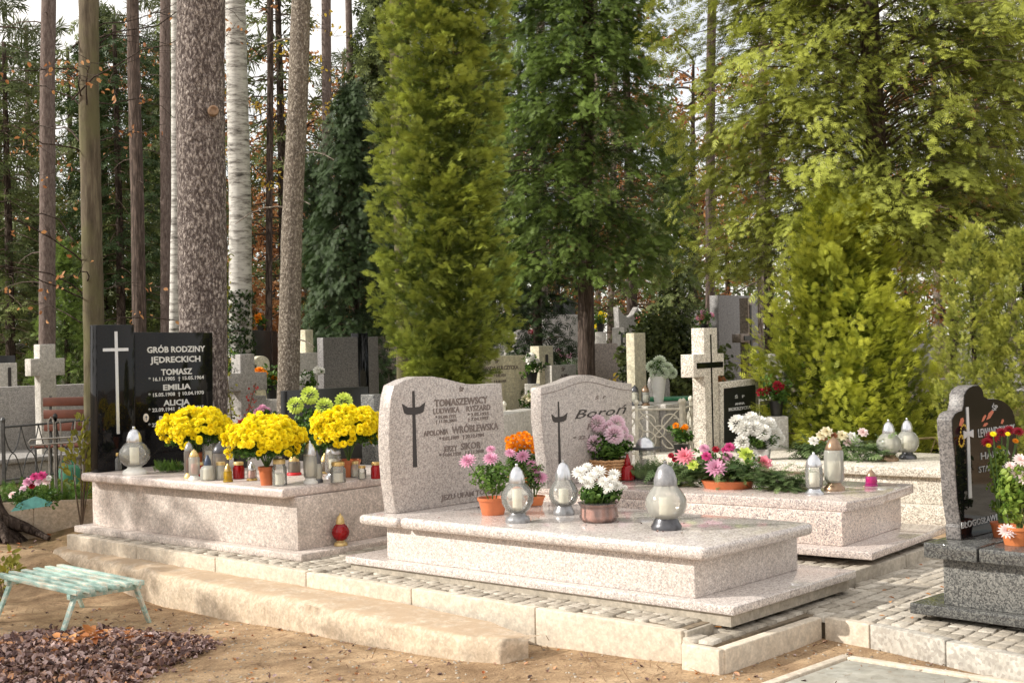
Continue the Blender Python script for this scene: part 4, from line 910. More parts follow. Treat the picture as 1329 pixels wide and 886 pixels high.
# pink wicker basket on C
P = on(bC, .3125, 789, 622)
plant('wicker basket of large pale pink pompon chrysanthemums in front of the peaked headstone', P, 25, 27, [(771, 576, 12.5, -.05), (775, 549, 12.5, 0), (800, 550, 13, .03), (797, 564, 14, -.08), (808, 560, 9, .02), (817, 569, 6, .0), (790, 556, 11, .0)], POM, 'f_pinkl', 'green', 200, 33, (24, 58), potkind='basket', lsz=.055, tint=.6)
# green pompoms behind A
P = W(412, 610, 0, 10.35); P.z = zA_ ; P = glob(bA, (1.75, 1.33, zA_))
P = W(412, 606, 0, P.y); P.z = bA.location.z + zA_
plant('tall potted plant with four lime green pompon heads behind the yellow bushes', P, 14, 14, [(383.5, 526, 12, -.02), (402, 513, 13, 0), (421, 528, 13, -.05), (446, 521, 13, 0)], POM, 'f_lime', 'green', 260, 34, (14, 78), potmat='silverd', lsz=.055, tint=.6)
# grass tuft on A
def tuftthing(label, P, r, h, n, mat, cat='greenery', nm='greenery', tpl=FRN, tint=None, spread=.9):
    t = thing(nm, label, cat, P); d = up_dirs(n, spread); Pl = rng.normal(0, r * .4, (n, 3)) * [1, .8, .15]; Pl[:, 2] = np.abs(Pl[:, 2])
    f = Foliage(tpl); f.add(Pl, d, unit(n), rng.uniform(.5, 1, n) * h, rng.random(n) if tint is None else tint); f.build('sprigs', LF[mat], t); return t
tuftthing('small green tuft of sprigs lying on the slab below the black panel', on(bA, zA_, 221, 612), .13, .11, 160, 'green')
# red flower and ribbon
P = on(bA, zA_, 312, 611); P = W(312, 575, 0, P.y + .3)
t = thing('red_bouquet', 'red cloth flowers with a white ribbon standing behind the middle yellow bush', 'bouquet', (P.x, P.y, bA.location.z + zA_))
zb = t.location.z
for (u, v, r) in ((306, 556, 9), (314, 550, 8), (318, 558, 7)):
    Q = W(u, v, 0, t.location.y) - t.location; head('flower_head', ROSE, 'redl', t, Q, (0, -1, .4), r * px(P), .2)
m = MB(); m.tube([(0, 0, 0), (.0, 0, .3)], .006, 6); m.build('stem', MT['stem'], t)
MB().prism([(-.05, .24), (-.035, .36), (-.03, .36), (-.035, .22)], -.03, -.026, 'y').build('ribbon', MT['whitep'], t)
MB().lathe([(.05, 0), (.06, .12), (.05, .12), (0, .1)], 16).build('vase', MT['blackm'], t, smooth=True)
# sprig with red leaves
P = W(322, 560, 0, 11.6); P.z = gz(P.x, P.y)
t = thing('red_leaved_climber', 'thin climber with red autumn leaves rising beside the small grey cross', 'plant', P)
pts = [W(u, v, 0, 11.6) - P for u, v in ((316, 600), (317, 560), (321, 540), (327, 515), (332, 497))]
MB().tube([(0, 0, 0)] + pts, .006, 5).build('stem', MT['twig'], t)
L_ = np.array([np.array(pts[0].lerp(pts[-1], k)) for k in rng.random(110)]); L_[:, 0] = np.interp(L_[:, 2], [p.z for p in pts], [p.x for p in pts]); L_ += rng.normal(0, .03, L_.shape)
leaves('leaves', 'redl', t, L_, unit(110), rng.uniform(.02, .035, 110), tpl=LT)
# wreath arrangement on C
P = on(bC, .3125, 945, 632); s = px(P)
t = thing('flower_arrangement', 'long fir branch wreath with pink, magenta and yellow-green flowers lying on the speckled tomb', 'wreath', P, 0)
ax = glob(bC, (1, 0, 0)) - bC.location; 
n = 900; k = rng.uniform(-.5, .52, n); Pl = np.outer(k, np.array(ax)) * .98 + rng.normal(0, .055, (n, 3)); Pl[:, 2] = np.abs(Pl[:, 2]) * .8 + .02 + .06 * np.exp(-(k / .3) ** 2); 
d = unit(n); d[:, 2] *= .35; d += np.outer(np.sign(k) * .6, np.array(ax)); d[:, 1] -= .3
f = Foliage(FRN); f.add(Pl, d, unit(n) * .4 + [0, 0, 1], rng.uniform(.10, .18, n), rng.random(n)); f.build('fir_branches', LF['fir'], t)
n = 130; k = rng.uniform(-.38, .2, n); Pl = np.outer(k, np.array(ax)) + rng.normal(0, .05, (n, 3)) + [0, 0, .12]; leaves('leaves', 'green', t, Pl, unit(n), rng.uniform(.04, .06, n))
WH = [(889, 592, 15, -.06, 'f_dahl', DAH), (929, 607, 16, -.12, 'f_pink', DAH), (899, 603, 9, -.1, 'f_lime', ROSE), (917, 592, 8, -.08, 'f_mag', ROSE), (944, 592, 9, -.05, 'f_pink', ROSE), (947, 580, 8, 0, 'f_mag', ROSE), (941, 584, 6, 0, 'f_mag', ROSE), (914, 582, 8, .02, 'f_pink', ROSE), (929, 583, 6, .02, 'f_red', ROSE), (871, 591, 5, 0, 'f_red', ROSE), (876, 596, 5, 0, 'f_red', ROSE), (968, 589, 12, -.03, 'f_lime', ROSE), (972, 600, 9, -.06, 'f_cream', ROSE), (991, 600, 13, -.05, 'f_dahl', ROSE), (981, 603, 6, -.08, 'f_white', ROSE), (985, 594, 6, -.03, 'f_white', ROSE), (936, 598, 6, 0, 'f_mag', ROSE)]
for u, v, r, dd, mt_, tp in WH:
    Q = W(u, v, 0, P.y + dd) - P; head('flower_head', tp, mt_, t, Q, (Q.x * .4, -.8, .7), r * s, .6)
MB().lathe([(.16, 0), (.18, .05), (.0, .05)], 20).build('tray', MT['terracotta'], t, smooth=True)
# fir bits left of it
tuftthing('flat spray of fir twigs beside the square lantern', on(bC, .3125, 853, 625) + Vector((0, .1, .02)), .16, .16, 120, 'fir', nm='fir_spray', spread=1.4)
# E: white mums and wreath
P = on(bE, .3605, 990, 596)
plant('round white chrysanthemum bouquet in a silver pot in front of the black panel', P, 12, 14, [(957, 550, 13, 0), (966, 556, 12, -.04), (975, 545, 12, .02), (985, 550, 12, 0), (997, 552, 12, 0), (1005, 563, 11, 0), (990, 561, 12, -.08), (963, 574, 11, -.06), (1002, 575, 10, -.04), (1012, 569, 8, 0), (980, 556, 11, -.06), (969, 548, 10, .03)], POM, 'f_white', 'green', 90, 24, (14, 36), potmat='silver', lsz=.05, tint=.75)
P = on(bE, .3605, 1098, 597); s = px(P)
t = thing('flower_arrangement', 'low wreath with white, cream and rust roses on the terrazzo tomb', 'wreath', P)
n = 420; k = rng.uniform(-.42, .34, n); ax = glob(bE, (1, 0, 0)) - bE.location; Pl = np.outer(k, np.array(ax)) + rng.normal(0, .05, (n, 3)); Pl[:, 2] = np.abs(Pl[:, 2]) + .05; d = unit(n); d[:, 2] *= .5; d += np.outer(np.sign(k) * .5, np.array(ax))
f = Foliage(FR); f.add(Pl, d, unit(n) * .4 + [0, 0, 1], rng.uniform(.08, .16, n), rng.random(n)); f.build('fir_branches', LF['fir'], t)
for u, v, r, mt_ in ((1056, 572, 8, 'f_white'), (1066, 565, 8, 'f_cream'), (1073, 560, 9, 'f_cream'), (1069, 568, 6, 'f_brown'), (1082, 565, 6, 'f_brown'), (1093, 565, 9, 'f_cream'), (1085, 572, 7, 'f_cream'), (1106, 566, 8, 'f_white'), (1120, 561, 8, 'f_blush'), (1100, 574, 7, 'f_blush'), (1114, 575, 8, 'f_white'), (1078, 574, 6, 'f_white')):
    Q = W(u, v, 0, P.y - .04) - P; head('flower_head', ROSE, mt_, t, Q, (Q.x * .4, -.8, .7), r * s, .6)
# D plants
P = on(bD, .3605, 1322, 706); 
plant('terracotta pot with large blush white chrysanthemums on the dark tomb', P, 24, 24, [(1307, 689, 13, -.05), (1319, 617, 12, -.02), (1312, 605, 9, .0), (1325, 597, 12, .0), (1330, 620, 13, -.05), (1326, 634, 9, 0), (1340, 604, 14, .05), (1348, 630, 14, 0)], DAH, 'f_blush', 'lime', 120, 28, (24, 105), potmat='orangepot', lsz=.055, tint=.7)
P = on(bD, .3605, 1300, 697)
plant('loose dark red chrysanthemums with yellow centres in front of the curved headstone', P, 14, 20, [(1288, 567, 11, 0), (1281, 574, 9, -.03), (1300, 561, 9, 0), (1310, 558, 9, .02), (1322, 560, 9, .03), (1289, 563, 5, -.1, 'f_yel'), (1283, 578, 4, -.1, 'f_yel'), (1308, 563, 4, -.1, 'f_yel'), (1318, 572, 5, 0, 'f_orange'), (1297, 580, 4, 0, 'f_orange')], DAH, 'f_red', 'lime', 80, 18, (20, 120), potmat='terracotta', lsz=.045, tint=.6)
# ------------------------------------------------------------------ green slatted seat, front left
zg = -.33
c1 = W(97, 767, -.06); c2 = W(178.5, 744, -.06); c3 = W(67, 719, -.06)
Wd = .50; rz = radians(-44)
print('bench', c1, c2, Wd)
t = thing('slatted_bench', 'low bench of mint green peeling slats on splayed legs beside the leaf pile', 'bench', (c1.x, c1.y, gz(c1.x, c1.y) - .05), rz)
z1 = -.06 - t.location.z; Lb = 1.05
for k in range(6):
    y0_ = Wd * k / 6 + .008; MB().box(-Lb, 0, y0_, y0_ + Wd / 6 - .042, z1 - .03, z1).build('slat', MT['mint'], t, .004)
for x in (-.1, -.92): MB().box(x - .02, x + .02, .01, Wd - .01, z1 - .065, z1 - .0305).build('crossbar', MT['mint'], t, .003)
for x, dx in ((-.09, .0), (-.92, -.02)):
    for y, dy_ in ((.05, -.13), (Wd - .05, .12)):
        m = MB(); a = Vector((x, y, z1 - .04)); b = Vector((x + dx, y + dy_, 0))
        w_ = .022; vs = []
        for p, k in ((a, 1), (b, .8)):
            for ox, oy in ((-w_, -w_ * .5), (w_, -w_ * .5), (w_, w_ * .5), (-w_, w_ * .5)): vs.append(m.bm.verts.new((p.x + ox * k, p.y + oy * k, p.z)))
        for f_ in ((3, 2, 1, 0), (4, 5, 6, 7), (0, 1, 5, 4), (1, 2, 6, 5), (2, 3, 7, 6), (3, 0, 4, 7)): m.bm.faces.new([vs[i] for i in f_])
        m.build('leg', MT['mint'], t, .003)
# leaf pile
c = W(75, 872, -.33); print('pile', c)
n = 8000; r = rng.random(n) ** .5 * (1 + .25 * (rng.random(n) < .08) * rng.random(n)) ; th = rng.uniform(0, 2 * pi, n)
X = c.x - .25 + r * np.cos(th) * (.93 + .08 * np.sin(5 * th)); Y = c.y + .22 + r * np.sin(th) * (.9 + .07 * np.sin(4 * th + 1)) 
hh = .10 * np.clip(1 - r ** 2, 0, 1)
Zg = ground_z(X, Y) + hh * rng.uniform(.75, 1.05, n) + .008
tt = rng.random(n) ** .95
Nn = unit(n) * .75 + [0, 0, 1.0]; f = Foliage(LTC); f.add(np.stack([X, Y, Zg], 1), unit(n) * [1, 1, .45], Nn, rng.uniform(.022, .056, n), tt)
o = f.build('leaf_pile', LF['dead'], None); tag(o, 'heap of purple-brown fallen leaves under and around the green bench', 'leaf pile', kind='stuff')
n = 38; oc = W(122, 832, -.27); X = oc.x + rng.normal(0, .13, n); Y = oc.y + rng.normal(0, .16, n); r = np.hypot((X - c.x + .25) / 1.05, (Y - c.y - .3) / .8); Zg = ground_z(X, Y) + .10 * np.clip(1 - r ** 2, 0, 1) + .03
f = Foliage(LT); f.add(np.stack([X, Y, Zg], 1), unit(n) * [1, 1, .3], unit(n) * .5 + [0, 0, 1], rng.uniform(.04, .08, n), rng.random(n)); o = f.build('orange_leaves', LF['deado'], None); tag(o, 'bright orange leaves scattered on top of the purple leaf heap', 'leaves', kind='stuff')
# scattered leaves & pebbles
def scatter(name, label, cat, n, tpl, mat, x0, x1, y0, y1, smin, smax, dz=.004, zf=None, mask=None):
    X = rng.uniform(x0, x1, n); Y = rng.uniform(y0, y1, n)
    if mask is not None: k = mask(X, Y); X = X[k]; Y = Y[k]
    n = len(X); Z = (ground_z(X, Y) if zf is None else np.full(n, zf)) + dz
    f = Foliage(tpl); f.add(np.stack([X, Y, Z], 1), unit(n) * [1, 1, .12], unit(n) * .35 + [0, 0, 1], rng.uniform(smin, smax, n), rng.random(n)); o = f.build(name, LF[mat], None); return tag(o, label, cat, kind='stuff')
scatter('fallen_leaves', 'small fallen leaves strewn over the dirt path', 'leaves', 700, LTC, 'deado', -5, 4, 4.5, 9, .012, .035)
scatter('fallen_leaves', 'crumpled brown leaves strewn over the dirt path', 'leaves', 1500, LTC, 'dead', -5, 4, 4.5, 9, .012, .04)
NEE = (np.array([(-.03, 0, 0), (.03, 0, 0), (.05, 1, .02), (0, 1, .02)]), np.array([(0, 1, 2, 3)]), np.zeros(4))
scatter('pine_needles', 'brown pine needles and twig bits on the dirt path', 'needles', 9000, NEE, 'needle', -5, 4, 4.5, 9, .03, .09, .003)
for g_, z_, nm_ in ((bB, .3195, 'front'), (bC, .3135, 'wreath'), (bA, zA + .001, 'weathered')):
    n = 30; Q = np.array([glob(g_, (rnd.uniform(.55, 2.35), rnd.uniform(.1, 1.0), z_)) for _ in range(n)]); f = Foliage(LTC); f.add(Q, unit(n) * [1, 1, .1], unit(n) * .3 + [0, 0, 1], rng.uniform(.008, .022, n), rng.random(n)); o = f.build('leaf_bits', LF['dead'], None); tag(o, 'bits of dry leaf lying on the ' + nm_ + ' tomb slab', 'leaves', kind='stuff')
scatter('fallen_leaves', 'brown fallen leaves covering the ground between the graves', 'leaves', 14000, LT, 'dead', -16, 16, 9.5, 32, .03, .06, .01)
scatter('fallen_leaves', 'orange fallen leaves between the farther graves', 'leaves', 5000, LT, 'deado', -16, 16, 9.5, 32, .03, .06, .015)
CUB = (np.array([(-.5, -.5, 0), (.5, -.4, 0), (.4, .5, 0), (-.5, .4, 0), (-.3, -.3, .5), (.3, -.2, .45), (.25, .3, .5), (-.3, .25, .45)]), np.array([(0, 1, 5, 4), (1, 2, 6, 5), (2, 3, 7, 6), (3, 0, 4, 7), (4, 5, 6, 7)]), np.zeros(8))
scatter('pebbles', 'pebbles and crumbs of earth on the dirt path', 'pebbles', 6000, CUB, 'stone', -5, 4, 4.3, 8.6, .004, .016, -.001)
pp = pathpoly
o = scatter('fallen_leaves', 'few orange leaves lying on the cobbled strip by the tombs', 'leaves', 260, LT, 'deado', -1, 4, 6.3, 11, .02, .045, .0, ZP + .03, lambda X, Y: inpoly(X, Y, pp))
# ------------------------------------------------------------------ trees
def curve_z(P, z): return P
def trunkmesh(parent, pts, radii, bark, name='trunk', n=20, jit=.02, flare=0):
    """smooth tapered tube with irregular section; pts local"""
    P = np.array([tuple(p) for p in pts], float); zz = np.linspace(0, 1, len(P)); m = max(24, int(np.linalg.norm(P[-1] - P[0]) / .12)); k = np.linspace(0, 1, m)
    C = np.stack([np.interp(k, zz, P[:, i]) for i in range(3)], 1); R = np.interp(k, zz, radii)
    if flare: R = R * (1 + flare * np.exp(-(C[:, 2] - C[0, 2]) / .18))
    a = np.linspace(0, 2 * pi, n, endpoint=False)
    jit = jit * 1.5; w = 1 + jit * np.sin(3 * a + rnd.uniform(0, 6))[None] + jit * rng.normal(0, .6, (m, n))
    if flare: w = w + flare * .35 * np.sin(5 * a + 1)[None] * np.exp(-(C[:, 2] - C[0, 2]) / .12)[:, None]
    V = np.stack([C[:, 0:1] + R[:, None] * np.cos(a) * w, C[:, 1:2] + R[:, None] * np.sin(a) * w, np.repeat(C[:, 2:3], n, 1)], 2).reshape(-1, 3)
    i = np.arange(m - 1)[:, None] * n; j = np.arange(n)[None]; F = np.stack([i + j, i + (j + 1) % n, i + n + (j + 1) % n, i + n + j], 2).reshape(-1, 4)
    return link(name, fastmesh(name, V, F, BK[bark], smooth=True), parent)
def tubes(name, segs, mat, parent, n=5):
    """segs: list of (pts, radii)"""
    Vs = []; Fs = []; o = 0; a = np.linspace(0, 2 * pi, n, endpoint=False)
    for P, R in segs:
        P = np.asarray(P, float); T = np.gradient(P, axis=0); T /= np.linalg.norm(T, axis=1, keepdims=True) + 1e-9
        ref = np.array([.2, .3, 1.]) if abs(T[0, 2]) < .8 else np.array([1, .2, 0.]); U = np.cross(T, ref); U /= np.linalg.norm(U, axis=1, keepdims=True) + 1e-9; X = np.cross(T, U)
        V = P[:, None] + (U[:, None] * np.cos(a)[None, :, None] + X[:, None] * np.sin(a)[None, :, None]) * np.asarray(R)[:, None, None]
        m = len(P); i = np.arange(m - 1)[:, None] * n; j = np.arange(n)[None]; Fs.append(np.stack([i + j, i + (j + 1) % n, i + n + (j + 1) % n, i + n + j], 2).reshape(-1, 4) + o); Vs.append(V.reshape(-1, 3)); o += m * n
    return link(name, fastmesh(name, np.concatenate(Vs), np.concatenate(Fs), mat, smooth=True), parent)
def gbase(u, d, v=480):
    p = W(u, v, 0, d); return Vector((p.x, p.y, gz(p.x, p.y)))
def zat(v, d, u=664): return W(u, v, 0, d).z
def conifer(label, P, H, z0, Lf, nbr, elev=.2, droop=.25, side=.35, fs=.14, tpl=FR, leaf='big', bark='dark', tr=.1, cat='tree', name='conifer_tree', ntw=9, nf=4, tintb=.45, group=None, trunkpts=None, brr=.012, gap=None, trunk=True, hang=.3, brcol=None, tjit=.16, branches=True):
    t = thing(name, label, cat, P, 0, group)
    if trunk:
        pts = trunkpts or [(0, 0, -.1), (.02, 0, H * .5), (0, .02, H)]
        trunkmesh(t, pts, np.linspace(tr, tr * .35, len(pts)), bark, flare=.25)
    segs = []; f = Foliage(tpl, (0, Lf(.5)) if P[1] else None); K = np.linspace(0, 1, 7)
    for b in range(nbr):
        h = (b + rnd.random()) / nbr; z = z0 + (H - z0) * h; a = b * 2.399 + rnd.uniform(-.4, .4); L = Lf(h) * rnd.uniform(.75, 1.12)
        if gap and gap(h, a): continue
        D = np.array([cos(a), sin(a), 0]); S = np.array([-sin(a), cos(a), 0]); e = elev + rnd.uniform(-.15, .15)
        bend = rnd.uniform(-.2, .2)
        Pb = K[:, None] * L * D + (bend * L * K ** 2)[:, None] * S; Pb[:, 2] = z + L * (math.tan(e) * K - droop * K ** 2)
        segs.append((Pb, np.linspace(brr, brr * .3, 7)))
        bt = tintb + rnd.gauss(0, tjit); nn = ntw * 2
        kk = np.linspace(.22, 1, ntw).repeat(2) + rng.uniform(-.04, .04, nn); sg = np.tile([1, -1], ntw)
        C = np.stack([np.interp(kk, K, Pb[:, i]) for i in range(3)], 1)
        sl = side * (1.15 - .75 * kk) * rng.uniform(.7, 1.2, nn)
        dirs = D * .75 + S * sg[:, None] * 1.0 + rng.normal(0, .15, (nn, 3)); dirs[:, 2] += math.tan(e) * .5 - hang * .5; dirs /= np.linalg.norm(dirs, axis=1, keepdims=True)
        q = np.linspace(.15, 1, nf)
        Q = (C[:, None] + dirs[:, None] * (sl[:, None] * q)[:, :, None]); Q[:, :, 2] -= hang * .35 * (sl[:, None] * q ** 2)
        Dd = np.repeat(dirs[:, None], nf, 1) + rng.normal(0, .35, (nn, nf, 3)); Dd[:, :, 2] -= hang * .4
        Tt = bt + .28 * (kk[:, None] - .6) + .12 * q[None] + rng.normal(0, .08, (nn, nf)) + .06 * (Q[:, :, 2] - Pb[:, 2].mean())
        n = nn * nf; f.add(Q.reshape(-1, 3), Dd.reshape(-1, 3), rng.normal(0, .5, (n, 3)) + [0, 0, 1], rng.uniform(.7, 1.25, n) * fs, np.clip(Tt.ravel(), 0, 1))
        # tip
        f.add(Pb[-1:], (D + [0, 0, math.tan(e) * .6 - hang * .3])[None], np.array([[0, 0, 1.]]), np.array([fs * 1.5]), np.array([min(1, bt + .25)]))
    if branches: tubes('branches', segs, brcol or MT['twig'], t)
    f.build('crown', LF[leaf], t)
    return t
def colcrown(label, P, z0, z1, Rf, ncl, nper, fs, leaf, tpl=FR, cat='tree', name='thuja_tree', bark='dark', tr=.05, cr=.2, group=None, upk=.5, inner=.25, tb=.5, tj=.17, trunk=True, squash=1.0, dr=(.78, 1.05)):
    t = thing(name, label, cat, P, 0, group)
    if trunk: trunkmesh(t, [(0, 0, -.1), (0.02, 0, (z0 + z1) / 2), (0, 0, z1 * .92)], [tr, tr * .8, tr * .3], bark, n=10, flare=.2)
    f = Foliage(tpl, (0, Rf(.5)))
    h = rng.random(ncl); th = rng.uniform(0, 2 * pi, ncl); z = z0 + (z1 - z0) * h; R = np.array([Rf(x) for x in h]) * rng.uniform(*dr, ncl) * (1 + .07 * np.sin(3 * th + 9 * h) + .05 * np.sin(5 * th - 17 * h))
    ct = rng.normal(0, tj, ncl)
    n = ncl * nper; r_ = lambda x: np.repeat(x, nper, 0)
    out = np.stack([np.cos(th), np.sin(th), np.zeros(ncl)], 1); C = out * R[:, None]; C[:, 2] = z
    u = unit(n) * (rng.random((n, 1)) ** .5); Pp = r_(C) + u * cr * [1, 1, 1.25 * squash]
    D = r_(out) * .8 + u * .7 + rng.normal(0, .3, (n, 3)); D[:, 2] += upk
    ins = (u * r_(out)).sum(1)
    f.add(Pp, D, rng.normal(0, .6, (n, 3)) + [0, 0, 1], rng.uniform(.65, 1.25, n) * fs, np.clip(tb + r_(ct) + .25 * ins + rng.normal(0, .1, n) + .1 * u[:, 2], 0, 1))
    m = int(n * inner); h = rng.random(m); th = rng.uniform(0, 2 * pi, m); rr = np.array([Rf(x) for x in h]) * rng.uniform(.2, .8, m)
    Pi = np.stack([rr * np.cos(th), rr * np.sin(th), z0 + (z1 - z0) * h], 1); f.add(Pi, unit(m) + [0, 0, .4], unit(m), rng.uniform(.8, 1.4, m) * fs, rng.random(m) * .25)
    f.build('crown', LF[leaf], t); return t
def plumes(label, P, z0, z1, Rf, npl, nper, L, w, tilt, fs, leaf, tpl=FR, cat='tree', name='conifer_tree', bark='dark', tr=.05, tb=.45, tj=.2, droop=.5, group=None, dr=(.55, 1.0), trunkpts=None, tiltj=.25, inner=.12, trunk=True, twigs=0, tip=.35, thick=.05, zpow=1.0, skip=None, tipup=0, lump=.1):
    """crown of layered flat plumes, each a fan of small fronds on a twig"""
    t = thing(name, label, cat, P, 0, group)
    if trunk:
        pts = trunkpts or [(0, 0, -.1), (.02, 0, (z0 + z1) / 2), (0, 0, z1 * .95)]; trunkmesh(t, pts, np.linspace(tr, tr * .4, len(pts)), bark, n=14, flare=.25)
    h = rng.random(npl) ** zpow; th = rng.uniform(0, 2 * pi, npl); keep = (np.sin(th) < .15) | (rng.random(npl) < .4)
    if skip is not None: keep &= ~skip(h, th)
    h = h[keep]; th = th[keep]; n = len(h)
    Rr = np.array([Rf(x) for x in h]); lm = 1 + lump * (np.sin(3 * th + 11 * h) + .6 * np.sin(5 * th - 19 * h + 1)); u = rng.random(n) ** .6
    R = Rr * lm * (dr[0] + (dr[1] - dr[0]) * u)
    Ls = L * rng.uniform(.65, 1.25, n); tl = tilt + rng.normal(0, tiltj, n); yaw = th + rng.normal(0, .35, n)
    O = np.stack([np.cos(th) * (R - Ls * .7 * np.cos(tl)), np.sin(th) * (R - Ls * .7 * np.cos(tl)), z0 + (z1 - z0) * h - Ls * .6 * np.sin(tl)], 1)
    D = np.stack([np.cos(yaw) * np.cos(tl), np.sin(yaw) * np.cos(tl), np.sin(tl)], 1); S = np.stack([-np.sin(yaw), np.cos(yaw), np.zeros(n)], 1)
    roll = rng.normal(0, .38, n)[:, None]; Nn = np.cross(S, D) * -1; Nn = Nn * np.sign(Nn[:, 2:3] + 1e-6); S2 = S * np.cos(roll) + Nn * np.sin(roll); N2 = Nn * np.cos(roll) - S * np.sin(roll)
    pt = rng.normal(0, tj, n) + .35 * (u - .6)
    m = n * nper; r_ = lambda x: np.repeat(x, nper, 0)
    k = rng.random(m) ** .75; lat = rng.uniform(-1, 1, m); wd = r_(Ls) / L * w * np.sin(np.clip(k * .9 + .12, 0, 1) * pi) ** .7 * (1.1 - .6 * k)
    Q = r_(O) + r_(D) * (k * r_(Ls))[:, None] + r_(S2) * (lat * wd)[:, None] + r_(N2) * rng.normal(0, thick, m)[:, None] * r_(Ls)[:, None]
    Q[:, 2] -= droop * (k ** 2 + .5 * lat ** 2 * .5) * r_(Ls) - tipup * k ** 2 * r_(Ls)
    Fd = r_(D) + r_(S2) * (lat * .9)[:, None] + rng.normal(0, .22, (m, 3)); Fd[:, 2] -= droop * 1.2 * k - tipup * k
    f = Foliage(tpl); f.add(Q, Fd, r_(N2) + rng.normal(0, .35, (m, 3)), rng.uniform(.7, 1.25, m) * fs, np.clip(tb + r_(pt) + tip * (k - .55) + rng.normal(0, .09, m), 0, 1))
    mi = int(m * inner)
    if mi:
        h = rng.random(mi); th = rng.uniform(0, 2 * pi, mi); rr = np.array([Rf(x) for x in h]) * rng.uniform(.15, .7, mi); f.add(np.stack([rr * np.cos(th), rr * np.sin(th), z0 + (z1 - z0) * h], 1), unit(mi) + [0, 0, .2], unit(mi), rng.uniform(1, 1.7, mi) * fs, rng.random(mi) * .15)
    if twigs:
        sg = []
        for i in range(0, n, max(1, n // twigs)):
            K = np.linspace(0, 1, 6)[:, None]; a0 = np.array([0, 0, O[i, 2] - .1 * R[i]]) ; b0 = O[i] + D[i] * Ls[i] * .5; Pb = a0 + (b0 - a0) * K; Pb[:, 2] += (.12 * R[i] * np.sin(K[:, 0] * pi)); sg.append((Pb, np.linspace(.012, .004, 6)))
        tubes('branches', sg, MT['twig'], t)
    f.build('crown', LF[leaf], t); return t
def trunkonly(label, ub, ut, d, wb, wt, bark, vb=480, vtop=-60, cat='tree', name='tree', group=None, flare=.15, stubs=0, n=20, extra=None):
    """trunk through photo columns; w in px"""
    A = gbase(ub, d, vb); s = d / FPX; Bp = W(ut, vtop, 0, d); t = thing(name, label, cat, A, 0, group)
    d_ = Bp - A; pts = [(0, 0, -.15)] + [(d_.x * k + .015 * sin(k * 7 + ub), d_.y * k, d_.z * k) for k in (.25, .5, .75, 1)] + [(d_.x * 1.15, 0, d_.z * 1.15)]
    trunkmesh(t, pts, np.linspace(wb / 2 * s, wt / 2 * s, len(pts)), bark, flare=flare, n=n)
    if stubs:
        sg = []
        for k in range(stubs):
            z = rnd.uniform(.25, 1) * d_.z; a = rnd.uniform(0, 6.28); L = rnd.uniform(.15, .8); K = np.linspace(0, 1, 5)
            Pb = np.stack([d_.x * z / d_.z + K * L * cos(a), K * L * sin(a), z + L * (.35 * K - .5 * K ** 2)], 1); sg.append((Pb, np.linspace(.012, .004, 5)))
        tubes('dead_branches', sg, BK[bark], t)
    return t
def deciduous(t, pts, nb, leafm, nleaf, Lr=(.8, 1.6), z0=1.0, ls=.05, r0=.022, azr=(0, 6.28), up=.5, name='branches', bark='smooth'):
    """bare arching branches with sparse leaves onto tree t, pts: trunk local points"""
    P = np.array([tuple(p) for p in pts]); sg = []; LP = []
    for b in range(nb):
        z = rnd.uniform(z0, P[-1, 2]); x = np.interp(z, P[:, 2], P[:, 0]); y = np.interp(z, P[:, 2], P[:, 1]); a = rnd.uniform(*azr); L = rnd.uniform(*Lr)
        K = np.linspace(0, 1, 9); wob = np.cumsum(rng.normal(0, .035, (9, 3)), 0) * L
        Pb = np.stack([x + K * L * cos(a), y + K * L * sin(a), z + L * (up * K - .35 * K ** 2)], 1) + wob; sg.append((Pb, np.linspace(r0, r0 * .2, 9)))
        for q in range(rnd.randint(4, 8)):
            i = rnd.randint(2, 8); a2 = a + rnd.choice([-1, 1]) * rnd.uniform(.4, 1.1); l = L * rnd.uniform(.2, .5); K2 = np.linspace(0, 1, 6)
            Pq = Pb[i] + np.stack([K2 * l * cos(a2), K2 * l * sin(a2), l * (rnd.uniform(-.2, .7) * K2 - .3 * K2 ** 2)], 1) + np.cumsum(rng.normal(0, .03, (6, 3)), 0) * l; sg.append((Pq, np.linspace(r0 * .35, r0 * .1, 6)))
            LP.append(Pq)
    tubes(name, sg, BK[bark], t)
    if nleaf:
        LP = np.concatenate(LP); i = rng.integers(0, len(LP), nleaf); Q = LP[i] + rng.normal(0, .05, (nleaf, 3)); f = Foliage(LT); f.add(Q, unit(nleaf) + [0, 0, -.5], unit(nleaf), rng.uniform(.7, 1.3, nleaf) * ls, rng.random(nleaf)); f.build('leaves', LF[leafm], t)
def ivyon(t, pts_fn, z0, z1, r, n, mat='ivy', ls=.05, az=(0, 6.28), label=None):
    z = rng.uniform(z0, z1, n); a = rng.uniform(az[0], az[1], n); c = np.array([pts_fn(q) for q in z]); Q = np.stack([c[:, 0] + (r + rng.random(n) * .04) * np.cos(a), c[:, 1] + (r + rng.random(n) * .04) * np.sin(a), z], 1)
    D = np.stack([np.cos(a), np.sin(a), rng.normal(0, .8, n)], 1); f = Foliage(LC); f.add(Q, D, unit(n), rng.uniform(.7, 1.3, n) * ls, rng.random(n)); return f.build('ivy', LF[mat], t)
